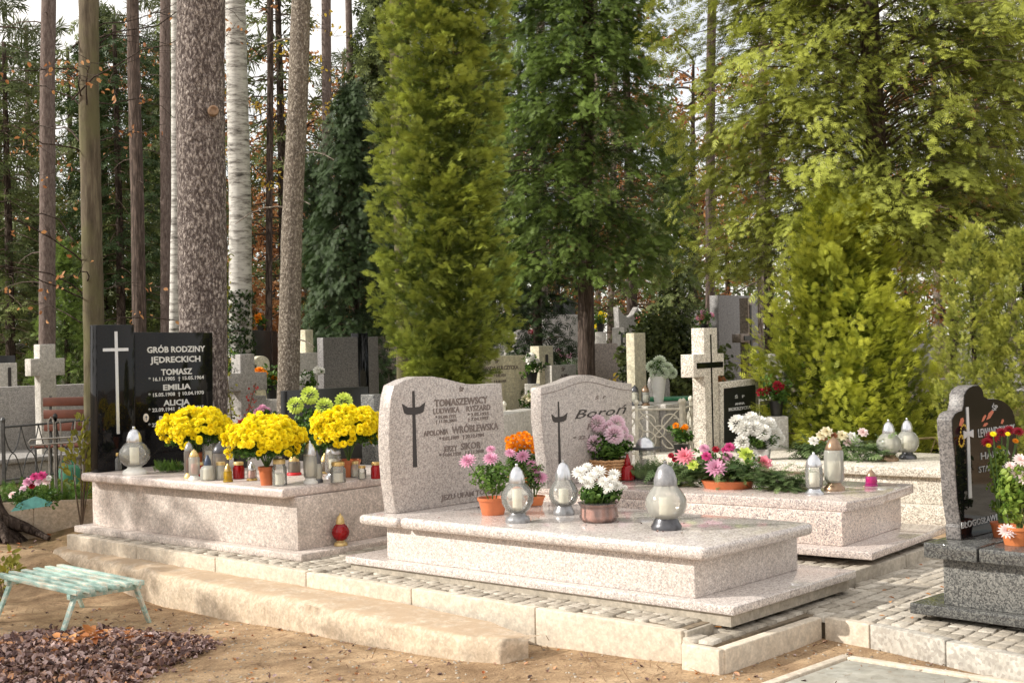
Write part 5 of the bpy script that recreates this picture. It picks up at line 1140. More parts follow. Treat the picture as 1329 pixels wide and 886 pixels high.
# trunks ----------------------------------------------------------
T1 = trunkonly('thick scaly pine trunk with grey-pink plated bark right behind the black headstone', 257, 261, 11.9, 61, 62, 'pine', stubs=0, n=40)
kp = W(277, 143, 0, 11.9 - .20) - T1.location
m = MB(); m.lathe([(.05, -.03), (.045, .004), (.03, .008), (.022, -.004), (0, -.008)], 14)
k_ = m.build('branch_scar', plain('knot_wood', (.24, .15, .09), .7, 0, .3, 30), T1, smooth=True); k_.location = kp; k_.rotation_euler = (radians(80), 0, radians(18))
T2 = trunkonly('white birch trunk with black marks, ivy climbing its foot, right of the thick pine', 312, 305, 15.5, 32, 24, 'birch')
ivyon(T2, lambda z: (0, 0), .1, 2.1, .13, 900, ls=.06)
T3 = trunkonly('slender pale scaly trunk leaning slightly right, between birch and dark yews', 366, 391, 13.2, 30, 23, 'scaly', stubs=5)
T4 = trunkonly('smooth olive-grey trunk with bare twigs and a few yellow leaves, left of the pine', 119, 115, 14.5, 27, 25, 'smooth')
T4p = [(0, 0, 0), (0, 0, 2), (-.05, 0, 5)]
deciduous(T4, T4p, 22, 'orange', 220, (.8, 2.0), 1.7, .055, .010, (0, 6.28), bark='dark')
T2b = trunkonly('thin white birch trunk peeping out left of the thick pine', 224, 229, 18, 15, 11, 'birch')
T5 = trunkonly('straight grey-purple pine trunk near the left edge', 56, 64, 20, 22, 17, 'purple', stubs=9)
T6 = trunkonly('dark red-brown trunk in shade between the olive and pine trunks', 181, 172, 22, 19, 14, 'red', stubs=10)
T7 = trunkonly('slim brown pine trunk just left of the second birch', 213, 215, 24, 15, 12, 'purple', stubs=6)
T8 = trunkonly('very slim dark trunk between the birch and the slender scaly trunk', 348, 350, 25, 9, 8, 'dark', stubs=8)
deciduous(T8, [(0, 0, 0), (0, 0, 7)], 16, 'yel', 420, (.8, 1.7), 1.5, .07, .012, bark='dark')
trunkonly('grey trunk rising behind the far concrete wall', 428, 422, 30, 15, 11, 'purple', stubs=4)
trunkonly('thin grey trunk among the dark yews', 466, 450, 27, 10, 8, 'purple')
trunkonly('thin tan trunk right of the yews in the distance', 486, 480, 30, 7, 6, 'tan')
trunkonly('tan trunk far behind the middle of the cemetery', 707, 700, 31, 13, 10, 'tan')
trunkonly('tan trunk seen under the cypress foliage, far right of its stem', 790, 800, 34, 9, 8, 'tan')
trunkonly('slim tan trunk under the cypress foliage', 777, 772, 38, 8, 7, 'tan')
trunkonly('brown trunk in shade left of the big false cypress', 917, 925, 22, 13, 11, 'red')
trunkonly('thin brown trunk behind the grey cross headstone', 985, 990, 28, 8, 7, 'tan')
T11 = trunkonly('olive trunk with arching bare branches above the column thuja', 521, 516, 18, 16, 24, 'smooth')
deciduous(T11, [(0, 0, 0), (0, 0, 5.5)], 9, 'yel', 30, (1.0, 2.2), 3.0, .05, .02, (-1.5, .6))
# big foliage -----------------------------------------------------
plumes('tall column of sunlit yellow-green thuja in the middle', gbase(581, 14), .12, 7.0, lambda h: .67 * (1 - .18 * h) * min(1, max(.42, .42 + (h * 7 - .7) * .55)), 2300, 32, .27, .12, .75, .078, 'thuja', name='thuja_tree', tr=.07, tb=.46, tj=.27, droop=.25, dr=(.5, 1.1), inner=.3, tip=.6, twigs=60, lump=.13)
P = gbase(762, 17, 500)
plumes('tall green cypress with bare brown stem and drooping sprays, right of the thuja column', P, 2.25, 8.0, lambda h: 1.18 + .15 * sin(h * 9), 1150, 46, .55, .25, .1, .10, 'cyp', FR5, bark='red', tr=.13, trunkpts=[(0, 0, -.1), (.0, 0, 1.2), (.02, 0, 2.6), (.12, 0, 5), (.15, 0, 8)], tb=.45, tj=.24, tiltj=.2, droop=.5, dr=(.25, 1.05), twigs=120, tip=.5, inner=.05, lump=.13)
plumes('dark crown standing in for the shaded side of the cypress, beside the thuja column', gbase(698, 18.5), .9, 7.5, lambda h: .85 * (.7 + .3 * sin(2.6 * h + .4)), 420, 34, .42, .22, .2, .12, 'cypd', name='dark_conifer', tr=.07, tb=.35, droop=.4, dr=(.2, 1.05), inner=.15, twigs=50)  # dark foliage added for the cypress's shaded side, shade put into its colour
plumes('dark green yew hung with ivy-like foliage left of the thuja column', gbase(462, 19.5), .9, 5.2, lambda h: .76 * (1 - .75 * h ** 2), 520, 34, .40, .2, -.3, .11, 'cypd', name='dark_conifer', tr=.07, tb=.6, droop=.6, dr=(.25, 1.05), inner=.15, twigs=60)
plumes('second dark yew just behind, narrower', gbase(415, 22), 1.5, 4.6, lambda h: .46 * (1 - .6 * h), 170, 30, .36, .18, -.2, .12, 'cypd', name='dark_conifer', tr=.06, tb=.5, droop=.5, dr=(.25, 1.05), inner=.1)
P = gbase(1143, 14.6)
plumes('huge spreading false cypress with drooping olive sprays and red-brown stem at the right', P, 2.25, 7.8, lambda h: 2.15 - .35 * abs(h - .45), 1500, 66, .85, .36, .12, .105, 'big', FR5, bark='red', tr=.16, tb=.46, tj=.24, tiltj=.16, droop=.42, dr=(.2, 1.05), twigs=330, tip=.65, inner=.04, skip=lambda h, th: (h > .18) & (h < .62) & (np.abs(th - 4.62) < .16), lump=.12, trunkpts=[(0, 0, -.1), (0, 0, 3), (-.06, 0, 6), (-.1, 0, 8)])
P = gbase(1096, 13)
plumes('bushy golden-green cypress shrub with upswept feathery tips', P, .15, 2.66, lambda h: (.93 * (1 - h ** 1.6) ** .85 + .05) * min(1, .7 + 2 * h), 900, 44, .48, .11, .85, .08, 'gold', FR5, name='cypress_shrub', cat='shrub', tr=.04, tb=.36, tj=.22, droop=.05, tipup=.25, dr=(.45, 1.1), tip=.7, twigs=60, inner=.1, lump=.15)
GT = 'clipped pale thujas at the right edge'
plumes('rounded pale yellow-green thuja left of the pair at the right edge', gbase(1262, 11.3), .1, 2.30, lambda h: .27 * (1 - h ** 4) ** .6 + .02, 900, 22, .14, .06, 1.0, .045, 'thuj2', name='thuja_tree', tr=.03, tb=.5, droop=.0, dr=(.75, 1.05), group=GT, tip=.5)
plumes('wider pale yellow-green thuja at the very right edge', gbase(1330, 11.2), .1, 2.26, lambda h: .35 * (1 - h ** 4) ** .6 + .02, 1100, 22, .14, .06, 1.0, .045, 'thuj2', name='thuja_tree', tr=.03, tb=.5, droop=.0, dr=(.75, 1.05), group=GT, tip=.5)
colcrown('small mid-green thuja behind the grey cross at the left', gbase(86, 21), .3, 3.1, lambda h: .45 * (1 - h) ** .6 + .03, 90, 40, .13, 'cyp', FR, cr=.2, tb=.6)
conifer('dark spruce at the far left edge', gbase(14, 24), 7.0, 1.1, lambda h: 1.2 * (1 - .55 * h), 80, -.05, .25, .4, .2, FRF, 'far', 'dark', .1, name='spruce_tree', tintb=.25, ntw=7, nf=3, brr=.014)
conifer('dark spruce crown between the left trunks', gbase(158, 25), 7.5, 2.6, lambda h: 1.15 * (1 - .4 * h), 70, -.05, .3, .42, .2, FRF, 'cypd', 'dark', .1, name='spruce_tree', tintb=.6, ntw=7, nf=3)
conifer('drooping dark spruce behind the thick pine', gbase(240, 27), 7.8, 2.0, lambda h: 1.1 * (1 - .4 * h), 60, -.05, .3, .42, .2, FRF, 'far', 'dark', .1, name='spruce_tree', tintb=.25, ntw=7, nf=3)
# low shrubs
def bush(label, u, d, r, h, leaf, n=700, fs=.1, tpl=LC, vb=480, tb=.4, cat='shrub', name='shrub', group=None, upk=.3):
    P = gbase(u, d, vb); t = thing(name, label, cat, P, 0, group); f = Foliage(tpl); c = unit(max(6, n // 40)); k = rng.integers(0, len(c), n)
    Q = c[k] * [r * .65, r * .65, h * .36] + unit(n) * (rng.random((n, 1)) ** .5) * [r * .42, r * .42, h * .25]; Q[:, 2] += h * .52
    ct = rng.normal(0, .15, len(c)); f.add(Q, Q * [1, 1, .2] / r + unit(n) * .6 + [0, 0, upk], unit(n) * .7 + [0, 0, 1], rng.uniform(.6, 1.3, n) * fs, np.clip(tb + ct[k] + rng.normal(0, .12, n), 0, 1)); f.build('foliage', LF[leaf], t)
    sg = [(np.linspace([0, 0, 0], q, 5), np.linspace(.008, .003, 5)) for q in c * [r * .6, r * .6, h * .3] + [0, 0, h * .5]]; tubes('stems', sg, MT['twig'], t); return t
bush('spreading juniper above the grey headstone with the black band', 462, 20.5, .75, 1.75, 'far', 1500, .13, FRN, tb=.5)
bush('juniper branches behind the pale cross at the left of the column', 410, 19, .35, 1.3, 'far', 500, .12, FRN, tb=.4)
bush('green undergrowth right of the pale pillar', 858, 17.5, .62, 1.75, 'far', 1500, .12, LC, tb=.35)
bush('tall wild shrub behind the granite cross', 905, 19, .6, 1.35, 'far', 1400, .13, LC, tb=.45)
bush('orange and yellow leaved bush behind the granite cross', 930, 15.5, .30, 1.05, 'orange', 420, .06, LC)
bush('yellow leaved bush beside the vase', 873, 14.8, .22, .75, 'yel', 240, .06, LC)
bush('yellow and rust leaved bush in front of the brown headstone', 785, 14.6, .26, 1.0, 'yel', 260, .065, LT, tb=.5)
bush('rust tinted shrub at the foot of the thuja column', 640, 13.6, .2, .9, 'olive', 240, .07, LC)
bush('ivy mound under the thuja column', 548, 13.7, .35, .8, 'ivy', 700, .08, LC, tb=.7)
bush('dense dark undergrowth beneath the golden shrub', 1150, 14.2, .9, .9, 'far', 1500, .1, LC, tb=.25)
bush('ivy clump around the foot of the birch', 322, 15.2, .28, .9, 'ivy', 600, .08, LC, tb=.6)
bush('yellowish leafy sprigs at the left end of the weathered tomb', 101, 11.2, .14, .9, 'olive', 170, .06, LT, tb=.6)
bush('yellow-green sprigs at the bottom left edge', 2, 9.2, .12, .45, 'olive', 120, .05, LT, vb=640)
bush('low yellow leaved cover between the left graves', 100, 12.0, .3, .35, 'olive', 260, .06, LC)
bush('low orange autumn shrub glowing behind the slender scaly trunk', 400, 27, .8, 2.6, 'orange', 900, .12, LC)
bush('low orange autumn shrub left of the dark yews, lower than its neighbour', 432, 29, .7, 2.2, 'orange', 700, .12, LC)
bush('rusty autumn shrub seen between birch and slender trunk', 338, 26, .6, 2.6, 'orange', 600, .12, LC)
# climbing string of leaves right of the thick pine
P = gbase(296, 12.4); t = thing('climbing_vine', 'thin hanging vine of small yellow-green leaves right of the thick pine', 'vine', P)
z = rng.uniform(.2, 2.35, 330); Q = np.stack([rng.normal(0, .03, 330) + .03 * np.sin(z * 3), rng.normal(0, .03, 330), z], 1); leaves('leaves', 'olive', t, Q, unit(330), rng.uniform(.03, .05, 330), tpl=LT)
tubes('stem', [(np.stack([.03 * np.sin(np.linspace(0, 2.35, 12) * 3), np.zeros(12), np.linspace(0, 2.4, 12)], 1), np.full(12, .005))], MT['twig'], t)
# ------------------------------------------------------------------ far trees
def copytree(src, loc_, rz, sc, label, group):
    r = src.copy(); COL.objects.link(r); r.location = loc_; r.rotation_euler = (0, 0, rz); r.scale = (sc,) * 3
    r['label'] = label; r['group'] = group
    for ch in list(src.children):
        c = ch.copy(); COL.objects.link(c); c.parent = r
    return r
GF = 'pines and spruces of the wood behind the cemetery'; GO = 'orange and yellow autumn trees far behind'
lblP = 'far pine of the wood behind the cemetery'; lblS = 'far spruce of the wood behind the cemetery'; lblO = 'far autumn tree with orange leaves behind the cemetery'
p1 = conifer(lblP, (0, 0, 0), 13, 4.0, lambda h: 1.7 * (1 - .3 * h), 34, .25, .2, .7, .42, TU, 'pine', 'tan', .17, name='pine_tree', ntw=4, nf=3, tintb=.45, group=GF, brr=.03)
s1_ = conifer(lblS, (0, 0, 0), 11, 1.0, lambda h: 2.0 * (1 - .8 * h), 60, -.05, .25, .6, .34, FRF, 'far', 'dark', .14, name='spruce_tree', ntw=5, nf=2, tintb=.35, group=GF, brr=.025)
o1 = thing('autumn_tree', lblO, 'tree', (0, 0, 0), 0, GO); trunkmesh(o1, [(0, 0, -.1), (.1, 0, 3), (0, .1, 8)], [.12, .09, .03], 'dark', n=10)
deciduous(o1, [(0, 0, 0), (.1, 0, 3), (0, .1, 8)], 34, 'orange', 2600, (1.2, 2.6), 1.2, .11, .03, bark='dark')
spots = []
r3 = random.Random(11)
for i in range(46):
    d = 30 + 34 * (i / 46) ** 1.0 + r3.uniform(-1.5, 1.5); u = -80 + (i * 61.8 * 7.3) % 1490; k = r3.random()
    spots.append((u, d, 'P' if k < .38 else 'S' if k < .72 else 'O', r3.uniform(.8, 1.15)))
for uo, do in ((405, 34), (430, 44), (905, 32), (320, 36), (1240, 33), (745, 42)): spots.append((uo, do, 'O', 1.0))
first = dict(P=True, S=True, O=True)
for u, d, k, sc in spots:
    if k != 'O' and (880 < u < 930 or 20 < u < 95 and d < 50 or 300 < u < 345 or 395 < u < 440): k = 'O'; 
    src = dict(P=p1, S=s1_, O=o1)[k]; p = gbase(u, d)
    if first[k]: src.location = p; src.scale = (sc,) * 3; first[k] = False
    else: copytree(src, p, r3.uniform(0, 6.28), sc, src['label'], src['group'])
GD = 'dark dense conifers behind the left graves'
d1 = plumes('dark dense conifer behind the left graves', (0, 0, 0), .8, 9, lambda h: 1.35 * (1 - .7 * h) , 300, 22, .8, .3, -.25, .24, 'far', FRF, name='spruce_tree', tr=.12, tb=.3, droop=.5, dr=(.2, 1.0), inner=.05, twigs=50, group=GD, tip=.4)
fd = True
for u, d, sc in ((-15, 26, .85), (48, 31, .55), (140, 26, .9), (190, 30, .8), (246, 28, .95), (500, 27, 1.0), (640, 27, .9), (880, 25, .6)):
    p = gbase(u, d)
    if fd: d1.location = p; d1.scale = (sc,) * 3; fd = False
    else: copytree(d1, p, rnd.uniform(0, 6.28) * 0 + rnd.uniform(-.5, .5), sc, d1['label'], GD)
# distant wood
n = 9000; X = rng.uniform(-60, 60, n); Y = rng.uniform(74, 92, n); Z = rng.random(n) ** 1.2 * (5.5 + 2.0 * np.sin(X * .35) + 1.5 * np.sin(X * .9 + 2)); 
f = Foliage(FRF); f.add(np.stack([X, Y, Z], 1), unit(n) + [0, 0, .3], unit(n), rng.uniform(.6, 1.3, n), np.clip(rng.random(n) * .8 + .1 * np.sin(X), 0, 1)); o = f.build('distant_woodland', LF['far'], None); tag(o, 'dense distant wood closing the view behind the last trees', 'woodland', kind='stuff')
# ------------------------------------------------------------------ trees outside the left edge (they shade the path)
GS = 'pines beside the path outside the left edge'
for i, (x, y, H, z0, L) in enumerate(((-9.6, 5.85, 4.8, 1.2, 1.0), (-10.1, 7.2, 4.4, 1.0, .95), (-10.6, 8.85, 5.25, 1.4, 1.0), (-11.5, 3.4, 6.5, 1.2, 1.3), (-14, 12.5, 7, 2.2, 1.3))):
    conifer(['young pine nearest the path at the left', 'young pine beside the left bench', 'young pine beyond the weathered tomb', 'tall pine behind the photographer\'s left', 'tall pine farther down the left side'][i], (x, y, gz(x, y)), H, z0, lambda h, L=L: L * (1 - .35 * h), 44, .2, .2, .4, .27, FRF, 'far', 'dark', .07, name='pine_tree', ntw=5, nf=3, group=GS)
# ------------------------------------------------------------------ background graves
def bgw(root_loc, rz, u1, v):
    """width along local Y so that the far edge falls on photo column u1"""
    a0 = cr * (u1 - 664.5) - sr * (v - 443); k = a0 / FPX; ys = Vector((-sin(rz), cos(rz))); return (k * root_loc.y - root_loc.x) / (ys.x - k * ys.y)
RZ = bB.rotation_euler.z
def stone(label, u0, u1, vt, d, mat, shape='flat', th=.12, tomb=1.8, tmat=None, kerbh=.28, drop=0, texts=None, cross=None, tl=None, rz=None, mat2=None, name='grave', zbase=None, band=None, group=None, ledge=.0):
    """headstone whose near front edge is at column u0 and far edge at u1 (photo px), top at vt"""
    rz = RZ if rz is None else rz
    P = gbase(u0, d, 470); P = Vector((P.x, P.y, P.z)); t = thing(name, label, 'grave', P, rz, group); w_ = bgw(P, rz, u1, (vt + 470) / 2); H = W(u0, vt, 0, d).z - P.z
    if shape == 'flat': pl = [(0, .0), (w_, .0), (w_, H - drop), (0, H)]
    elif shape == 'arch': pl = [(0, 0), (w_, 0)] + [(w_ / 2 + w_ / 2 * cos(a), H - .12 + .12 * sin(a)) for a in [pi * k / 12 for k in range(13)]]
    elif shape == 'wave': pl = [(0, 0), (w_, 0)] + [(w_ * (1 - k / 12), H - .03 - .07 * sin(pi * k / 12 * 1.7 + .3)) for k in range(13)]
    elif shape == 'horn': pl = [(.03, 0), (w_ - .03, 0), (w_ - .03, H * .7), (w_, H), (w_ * .75, H * .93), (w_ * .5, H * .9), (w_ * .25, H * .93), (0, H), (.03, H * .7)]
    hs = MB().prism(pl, -th, 0).build('headstone', MT[mat], t, .006)
    if tomb:
        MB().box(-th - .1, tomb, -.12, w_ + .12, 0, kerbh - .06).build('tomb_wall', MT[tmat or mat], t, .008)
        for c in (hs,): c.location.z = 0
        MB().box(.004, tomb + .04, -.16, w_ + .16, kerbh - .0595, kerbh).build('cover_slab', MT[tmat or mat], t, .01)
        MB().box(-th - .14, -th - .004, -.16, w_ + .16, kerbh - .0595, kerbh).build('back_ledge', MT[tmat or mat], t, .01)
    if band: MB().box(-th - .01, .012, w_ * band[0], w_ * band[1], .0, H + .05).build('black_band', MT['black'], t, .003)
    if cross:
        yc, zt, zb, aw = cross; z1 = H * zt; z0 = H * zb
        m = MB(); m.box(.002, .014, w_ * yc - .022, w_ * yc + .022, z0, z1); m.box(.0022, .016, w_ * yc - aw, w_ * yc + aw, z1 - (z1 - z0) * .33 - .022, z1 - (z1 - z0) * .33 + .022); m.build('cross', MT[mat2 or 'letd'], t)
    if texts: textfit_l(t, hs, w_, H, texts)
    return t, w_, H
def textfit_l(t, hs, w_, H, lines, mat='letm'):
    textmesh('inscription', [(tx, sz, w_ * y, H * z) for tx, sz, y, z in lines], MT[mat], hs, facing(.002, 0, 0), bold=.02)
def standing_cross(label, u0, u1, vt, d, w, th, mat, arm=.62, armh=.72, vb=470, rz=None, inlay=None, base=True, name='stone_cross', H=None, group=None):
    rz = RZ if rz is None else rz; P = gbase(u0, d, vb); t = thing(name, label, 'cross', P, rz, group); W_ = bgw(P, rz, u1, 460); H = H or W(u0, vt, 0, d).z - P.z; c = W_ / 2; a = W_ / 2; w2 = w / 2; za = H * armh; hw = w2
    pl = [(c - w2, 0), (c + w2, 0), (c + w2, za - hw), (c + a, za - hw), (c + a, za + hw), (c + w2, za + hw), (c + w2, H), (c - w2, H), (c - w2, za + hw), (c - a, za + hw), (c - a, za - hw), (c - w2, za - hw)]
    MB().prism(pl, -th, 0).build('cross_body', MT[mat], t, .008)
    if base: MB().box(-th - .1, .25, c - w2 - .2, c + w2 + .2, 0, .25).build('base', MT[mat], t, .01)
    if inlay: m = MB(); m.box(.002, .012, c - .02, c + .02, H * .2, H * .95); m.box(.0022, .014, c - a * .7, c + a * .7, za - .03, za + .03); m.build('inlay', MT[inlay], t)
    return t
# left side
standing_cross('grey granite cross standing in the wide rough wall at the left', 40, 84, 447, 15.5, .20, .14, 'greyl', armh=.83, inlay=None)
stone('wide rough grey grave wall behind the iron fence at the left, beside the cross', -60, 62, 505, 15.8, 'greys', tomb=1.2, th=.2)
stone('rough grey wall continuing right of the cross behind the brown seat', 66, 130, 500, 16.3, 'greys', tomb=0, th=.2)
stone('pale headstone with etched cross at the left edge', -30, 22, 472, 19, 'greyl', tomb=1.2, cross=(.8, .95, .2, .12))
stone('black headstone with gold line at the left edge, farthest of that corner', -25, 20, 462, 22, 'blackm', tomb=1.4)
# iron fence
def fence(label, pts, H, mat, deco, name='fence', posts=True, seg=1.0):
    A = Vector(pts[0]); t = thing(name, label, 'fence', A); Q = [Vector(p) - A for p in pts]
    for p, q in zip(Q, Q[1:]):
        L = (q - p).length; n = max(1, round(L / seg)); d = (q - p) / n; dn = d.normalized()
        for i in range(n + 1):
            c = p + d * i; MB().box(c.x - .014, c.x + .014, c.y - .014, c.y + .014, c.z, c.z + H + .06).lathe([(.022, 0), (.026, .02), (.015, .04), (0, .05)], 8, (c.x, c.y, c.z + H + .05)).build('post', MT[mat], t, 0)
        for z in (.09, H): m = MB(); m.tube([p + Vector((0, 0, z)), q + Vector((0, 0, z))], .011, 6); m.build('rail', MT[mat], t)
        for i in range(n):
            a = p + d * i; w_ = d.length; h = H - .09
            m = MB(); z0 = .09
            if deco == 'scroll':
                def ring(cx, cz, r, a0=0, a1=6.2832, k=22): m.tube([a + dn * (cx + r * cos(x)) + Vector((0, 0, cz + r * sin(x))) for x in [a0 + (a1 - a0) * j / k for j in range(k + 1)]], .007, 5, False)
                cx = w_ / 2; cz = z0 + h / 2; r = h * .27
                ring(cx, cz, h * .13)
                for sx_ in (-1, 1):
                    for sz_ in (-1, 1): ring(cx + sx_ * r * .98, cz + sz_ * r * .72, r * .72, 0 if sz_ > 0 else pi, (pi * 1.6 if sz_ > 0 else pi * 2.6))
                    m.tube([a + dn * (cx + sx_ * w_ * .46) + Vector((0, 0, z0)), a + dn * (cx - sx_ * w_ * .46) + Vector((0, 0, z0 + h))], .007, 5)
                for sx_ in (-1, 1): ring(cx + sx_ * w_ * .34, cz, h * .30, pi / 2 if sx_ < 0 else -pi / 2, pi * 1.5 if sx_ < 0 else pi / 2)
            elif deco == 'diag':
                for j in range(3):
                    u0_, u1_ = w_ * j / 3, w_ * (j + 1) / 3
                    for q0, q1 in (((u0_, 0), (u1_, h)), ((u1_, 0), (u0_, h))):
                        K = [k / 8 for k in range(9)]; m.tube([a + dn * (q0[0] + (q1[0] - q0[0]) * k) + Vector((0, 0, z0 + q0[1] + (q1[1] - q0[1]) * (k + .12 * sin(2 * pi * k)))) for k in K], .006, 5)
            m.build('scroll_panel' if deco == 'scroll' else 'lattice_panel', MT[mat], t)
    return t
fz = lambda u, d, v=560: gbase(u, d, v)
UP = Vector((0, 0, .30))
for nm_, A_, B_ in (('low pale base wall under the cream scroll fence', fz(652, 12.93), fz(771, 12.72)), ('low pale base wall under the scroll fence, right half', fz(772, 12.72), fz(887, 12.52)), ('low base wall under the iron lattice fence', fz(0, 12.92), fz(74, 13.62))):
    d_ = B_ - A_; t = thing('low_wall', nm_, 'wall', A_, atan2(d_.y, d_.x)); MB().box(0, Vector((d_.x, d_.y)).length, -.07, .07, 0, .285 if 'pale' in nm_ else .14).build('wall_body', MT['cream' if 'pale' in nm_ else 'concrete2'], t, .008)
fence('dark iron lattice fence in front of the rough wall at the left', [fz(4, 12.9) + Vector((0, 0, .15)), fz(72, 13.6) + Vector((0, 0, .15)), fz(140, 14.2) + Vector((0, 0, .15))], .60, 'iron', 'diag', seg=1.0)
fence('cream painted scroll fence behind the peaked headstone', [fz(655, 12.9) + UP, fz(770, 12.7) + UP, fz(884, 12.5) + UP], .50, 'white_metal', 'scroll', seg=.44)
fence('cream scroll fence side panel running back beside the green slatted seat', [fz(888, 12.6) + UP, fz(906, 13.4) + UP], .50, 'white_metal', 'scroll', seg=.44)
fence('yellowed wire fence under the golden shrub at the right', [fz(1150, 12.0), fz(1245, 12.3)], .50, 'rust', 'diag', seg=.9)
# brown slatted seat
P = gbase(92, 14.6, 560); t = thing('slatted_bench', 'red-brown slatted bench back behind the wire cross at the left', 'bench', P, radians(-4))
for k in range(3): MB().box(-.30, .34, -.015 + .03 * k * .2, .012 + .03 * k * .2, .87 - .135 * k, .965 - .135 * k).build('backrest_slat', MT['redwood'], t, .006)
for k in range(3): MB().box(-.30, .34, -.36 + .11 * k, -.27 + .11 * k, .445, .472).build('seat_slat', MT['redwood'], t, .005)
for x in (-.24, .28):
    m = MB(); m.tube([(x, .03, 0), (x, .03, .45), (x, .05, .98)], .016, 6); m.build('frame', MT['iron'], t)
    m = MB(); m.tube([(x, -.36, 0), (x, -.36, .44), (x, .02, .44)], .014, 6); m.build('leg', MT['iron'], t)
# green plastic bin
P = gbase(90, 13.5, 600); t = thing('watering_can', 'faded green plastic can on the ground behind the wire cross', 'can', P)
MB().lathe([(.09, 0), (.10, .02), (.105, .28), (.08, .32), (.05, .33)], 18).build('body', MT['greenp'], t, smooth=True)
m = MB(); m.tube([(.05, 0, .33), (.0, 0, .40), (-.08, 0, .36), (-.10, 0, .2)], .012, 6); m.build('handle', MT['greenp'], t); m = MB(); m.tube([(.09, 0, .06), (.17, 0, .24), (.21, 0, .33)], [.016, .012, .014], 8); m.build('spout', MT['greenp'], t)
# planter grave with wire cross
Q0 = W(44, 681, gz(-4.0, 10.9) + .0)
P = W(44, 684, -.10); t = thing('planter_grave', 'low concrete planter grave filled with green sprigs at the left', 'grave', P, radians(8))
wp = 1750 / P.y; h = .215
m = MB(); m.box(0, .52, 0, .05, -.1, h); m.box(-.45, -.001, 0, .05, -.1, h - .001); m.box(.471, .52, .051, .9, -.1, h - .002); m.box(-.45, -.40, .051, .9, -.1, h - .003); m.box(-.399, .470, .86, .9, -.1, h - .004); m.build('concrete_frame', MT['concrete2'], t, .006)
MB().box(-.399, .470, .051, .859, -.05, h - .06).build('soil', MT['soil'], t)
n = 420; Q = np.stack([rng.uniform(-.38, .45, n), rng.uniform(.05, .8, n), rng.uniform(h - .08, h + .05, n)], 1); fo = Foliage(FRN); fo.add(Q, up_dirs(n, .9), unit(n), rng.uniform(.08, .16, n), rng.random(n)); fo.build('green_sprigs', LF['green'], t)
CR = W(72, 655, 0, P.y + .25); t = thing('wire_cross', 'grave cross bent from parallel steel rods standing in the planter', 'cross', (CR.x, CR.y, .05), 0); s = CR.y / FPX
zt = W(70, 541, 0, CR.y).z - .05; za = W(70, 574, 0, CR.y).z - .05
for k, (nm, pts) in enumerate((('rod', [(-.045, 0, 0), (-.045, 0, zt - .03), (-.02, 0, zt), (.0, 0, zt - .03), (.0, 0, 0)]), ('rod', [(.012, 0.01, 0), (.012, 0.01, zt - .05), (.04, .01, zt - .03), (.055, 0.01, zt - .06), (.055, .01, 0)]), ('crossbar', [(-.20, -.012, za - .02), (-.215, -.012, za + .005), (-.19, -.012, za + .03), (.19, -.012, za + .045), (.21, -.012, za + .02), (.19, -.012, za + .0), (-.20, -.012, za - .02)]))):
    m = MB(); m.tube(pts, .0075, 6); m.build(nm, MT['galv'], t)
for k in range(2): m = MB(); m.tube([(.17 + .07 * k, .02, 0), (.16 + .07 * k, .02, zt * .7), (.18 + .07 * k, .02, zt * .95)], .006, 6); m.build('rod', MT['galv'], t)
P = W(52, 652, 0, 10.95)
t = thing('bouquet', 'wrapped bouquet of magenta, pink and white flowers lying in the planter', 'bouquet', (P.x, P.y, .10)); P = t.location.copy(); s = px(P)
for u, v, r, mt_ in ((36, 625, 8, 'f_pink'), (45, 618, 7, 'f_mag'), (54, 617, 8, 'f_mag'), (60, 624, 7, 'f_blush'), (30, 634, 6, 'f_pinkl'), (16, 642, 6, 'f_blush'), (42, 630, 6, 'f_red'), (63, 620, 5, 'f_white'), (49, 626, 6, 'f_pinkl')):
    Q = W(u, v, 0, P.y) - P; head('flower_head', ROSE, mt_, t, Q, (Q.x, -.8, .7), r * s, .6)
m = MB(); m.prism([(-.22, -.02), (.1, .02), (.12, .05), (-.02, .10), (-.15, .05)], -.06, -.054, 'y'); m.build('wrapping', MT['teal'], t); n = 90; Q = np.stack([rng.uniform(-.2, .15, n), rng.normal(0, .04, n), rng.uniform(0, .13, n)], 1); leaves('leaves', 'green', t, Q, unit(n), rng.uniform(.04, .06, n))
# root of a tree outside the left edge
P = W(-25, 690, -.12); t = thing('tree', 'brown tree foot with spreading roots cut by the left edge', 'tree', P)
trunkmesh(t, [(0, 0, -.1), (0, 0, .2), (-.15, 0, 1.2), (-.25, 0, 3.0), (-.3, 0, 4.6)], [.24, .17, .14, .13, .10], 'dark', flare=.5)
m = MB()
for a, L in ((-.1, .62), (-.7, .5), (.4, .5), (-1.4, .5)): m.tube([(.08 * cos(a), .08 * sin(a), .22), (.2 * cos(a), .2 * sin(a), .09), (L * .6 * cos(a + .1), L * .6 * sin(a + .1), .03), (L * cos(a - .1), L * sin(a - .1), -.05)], [.09, .07, .045, .02], 8)
m.build('roots', BK['dark'], t, smooth=True)
conifer_ = None
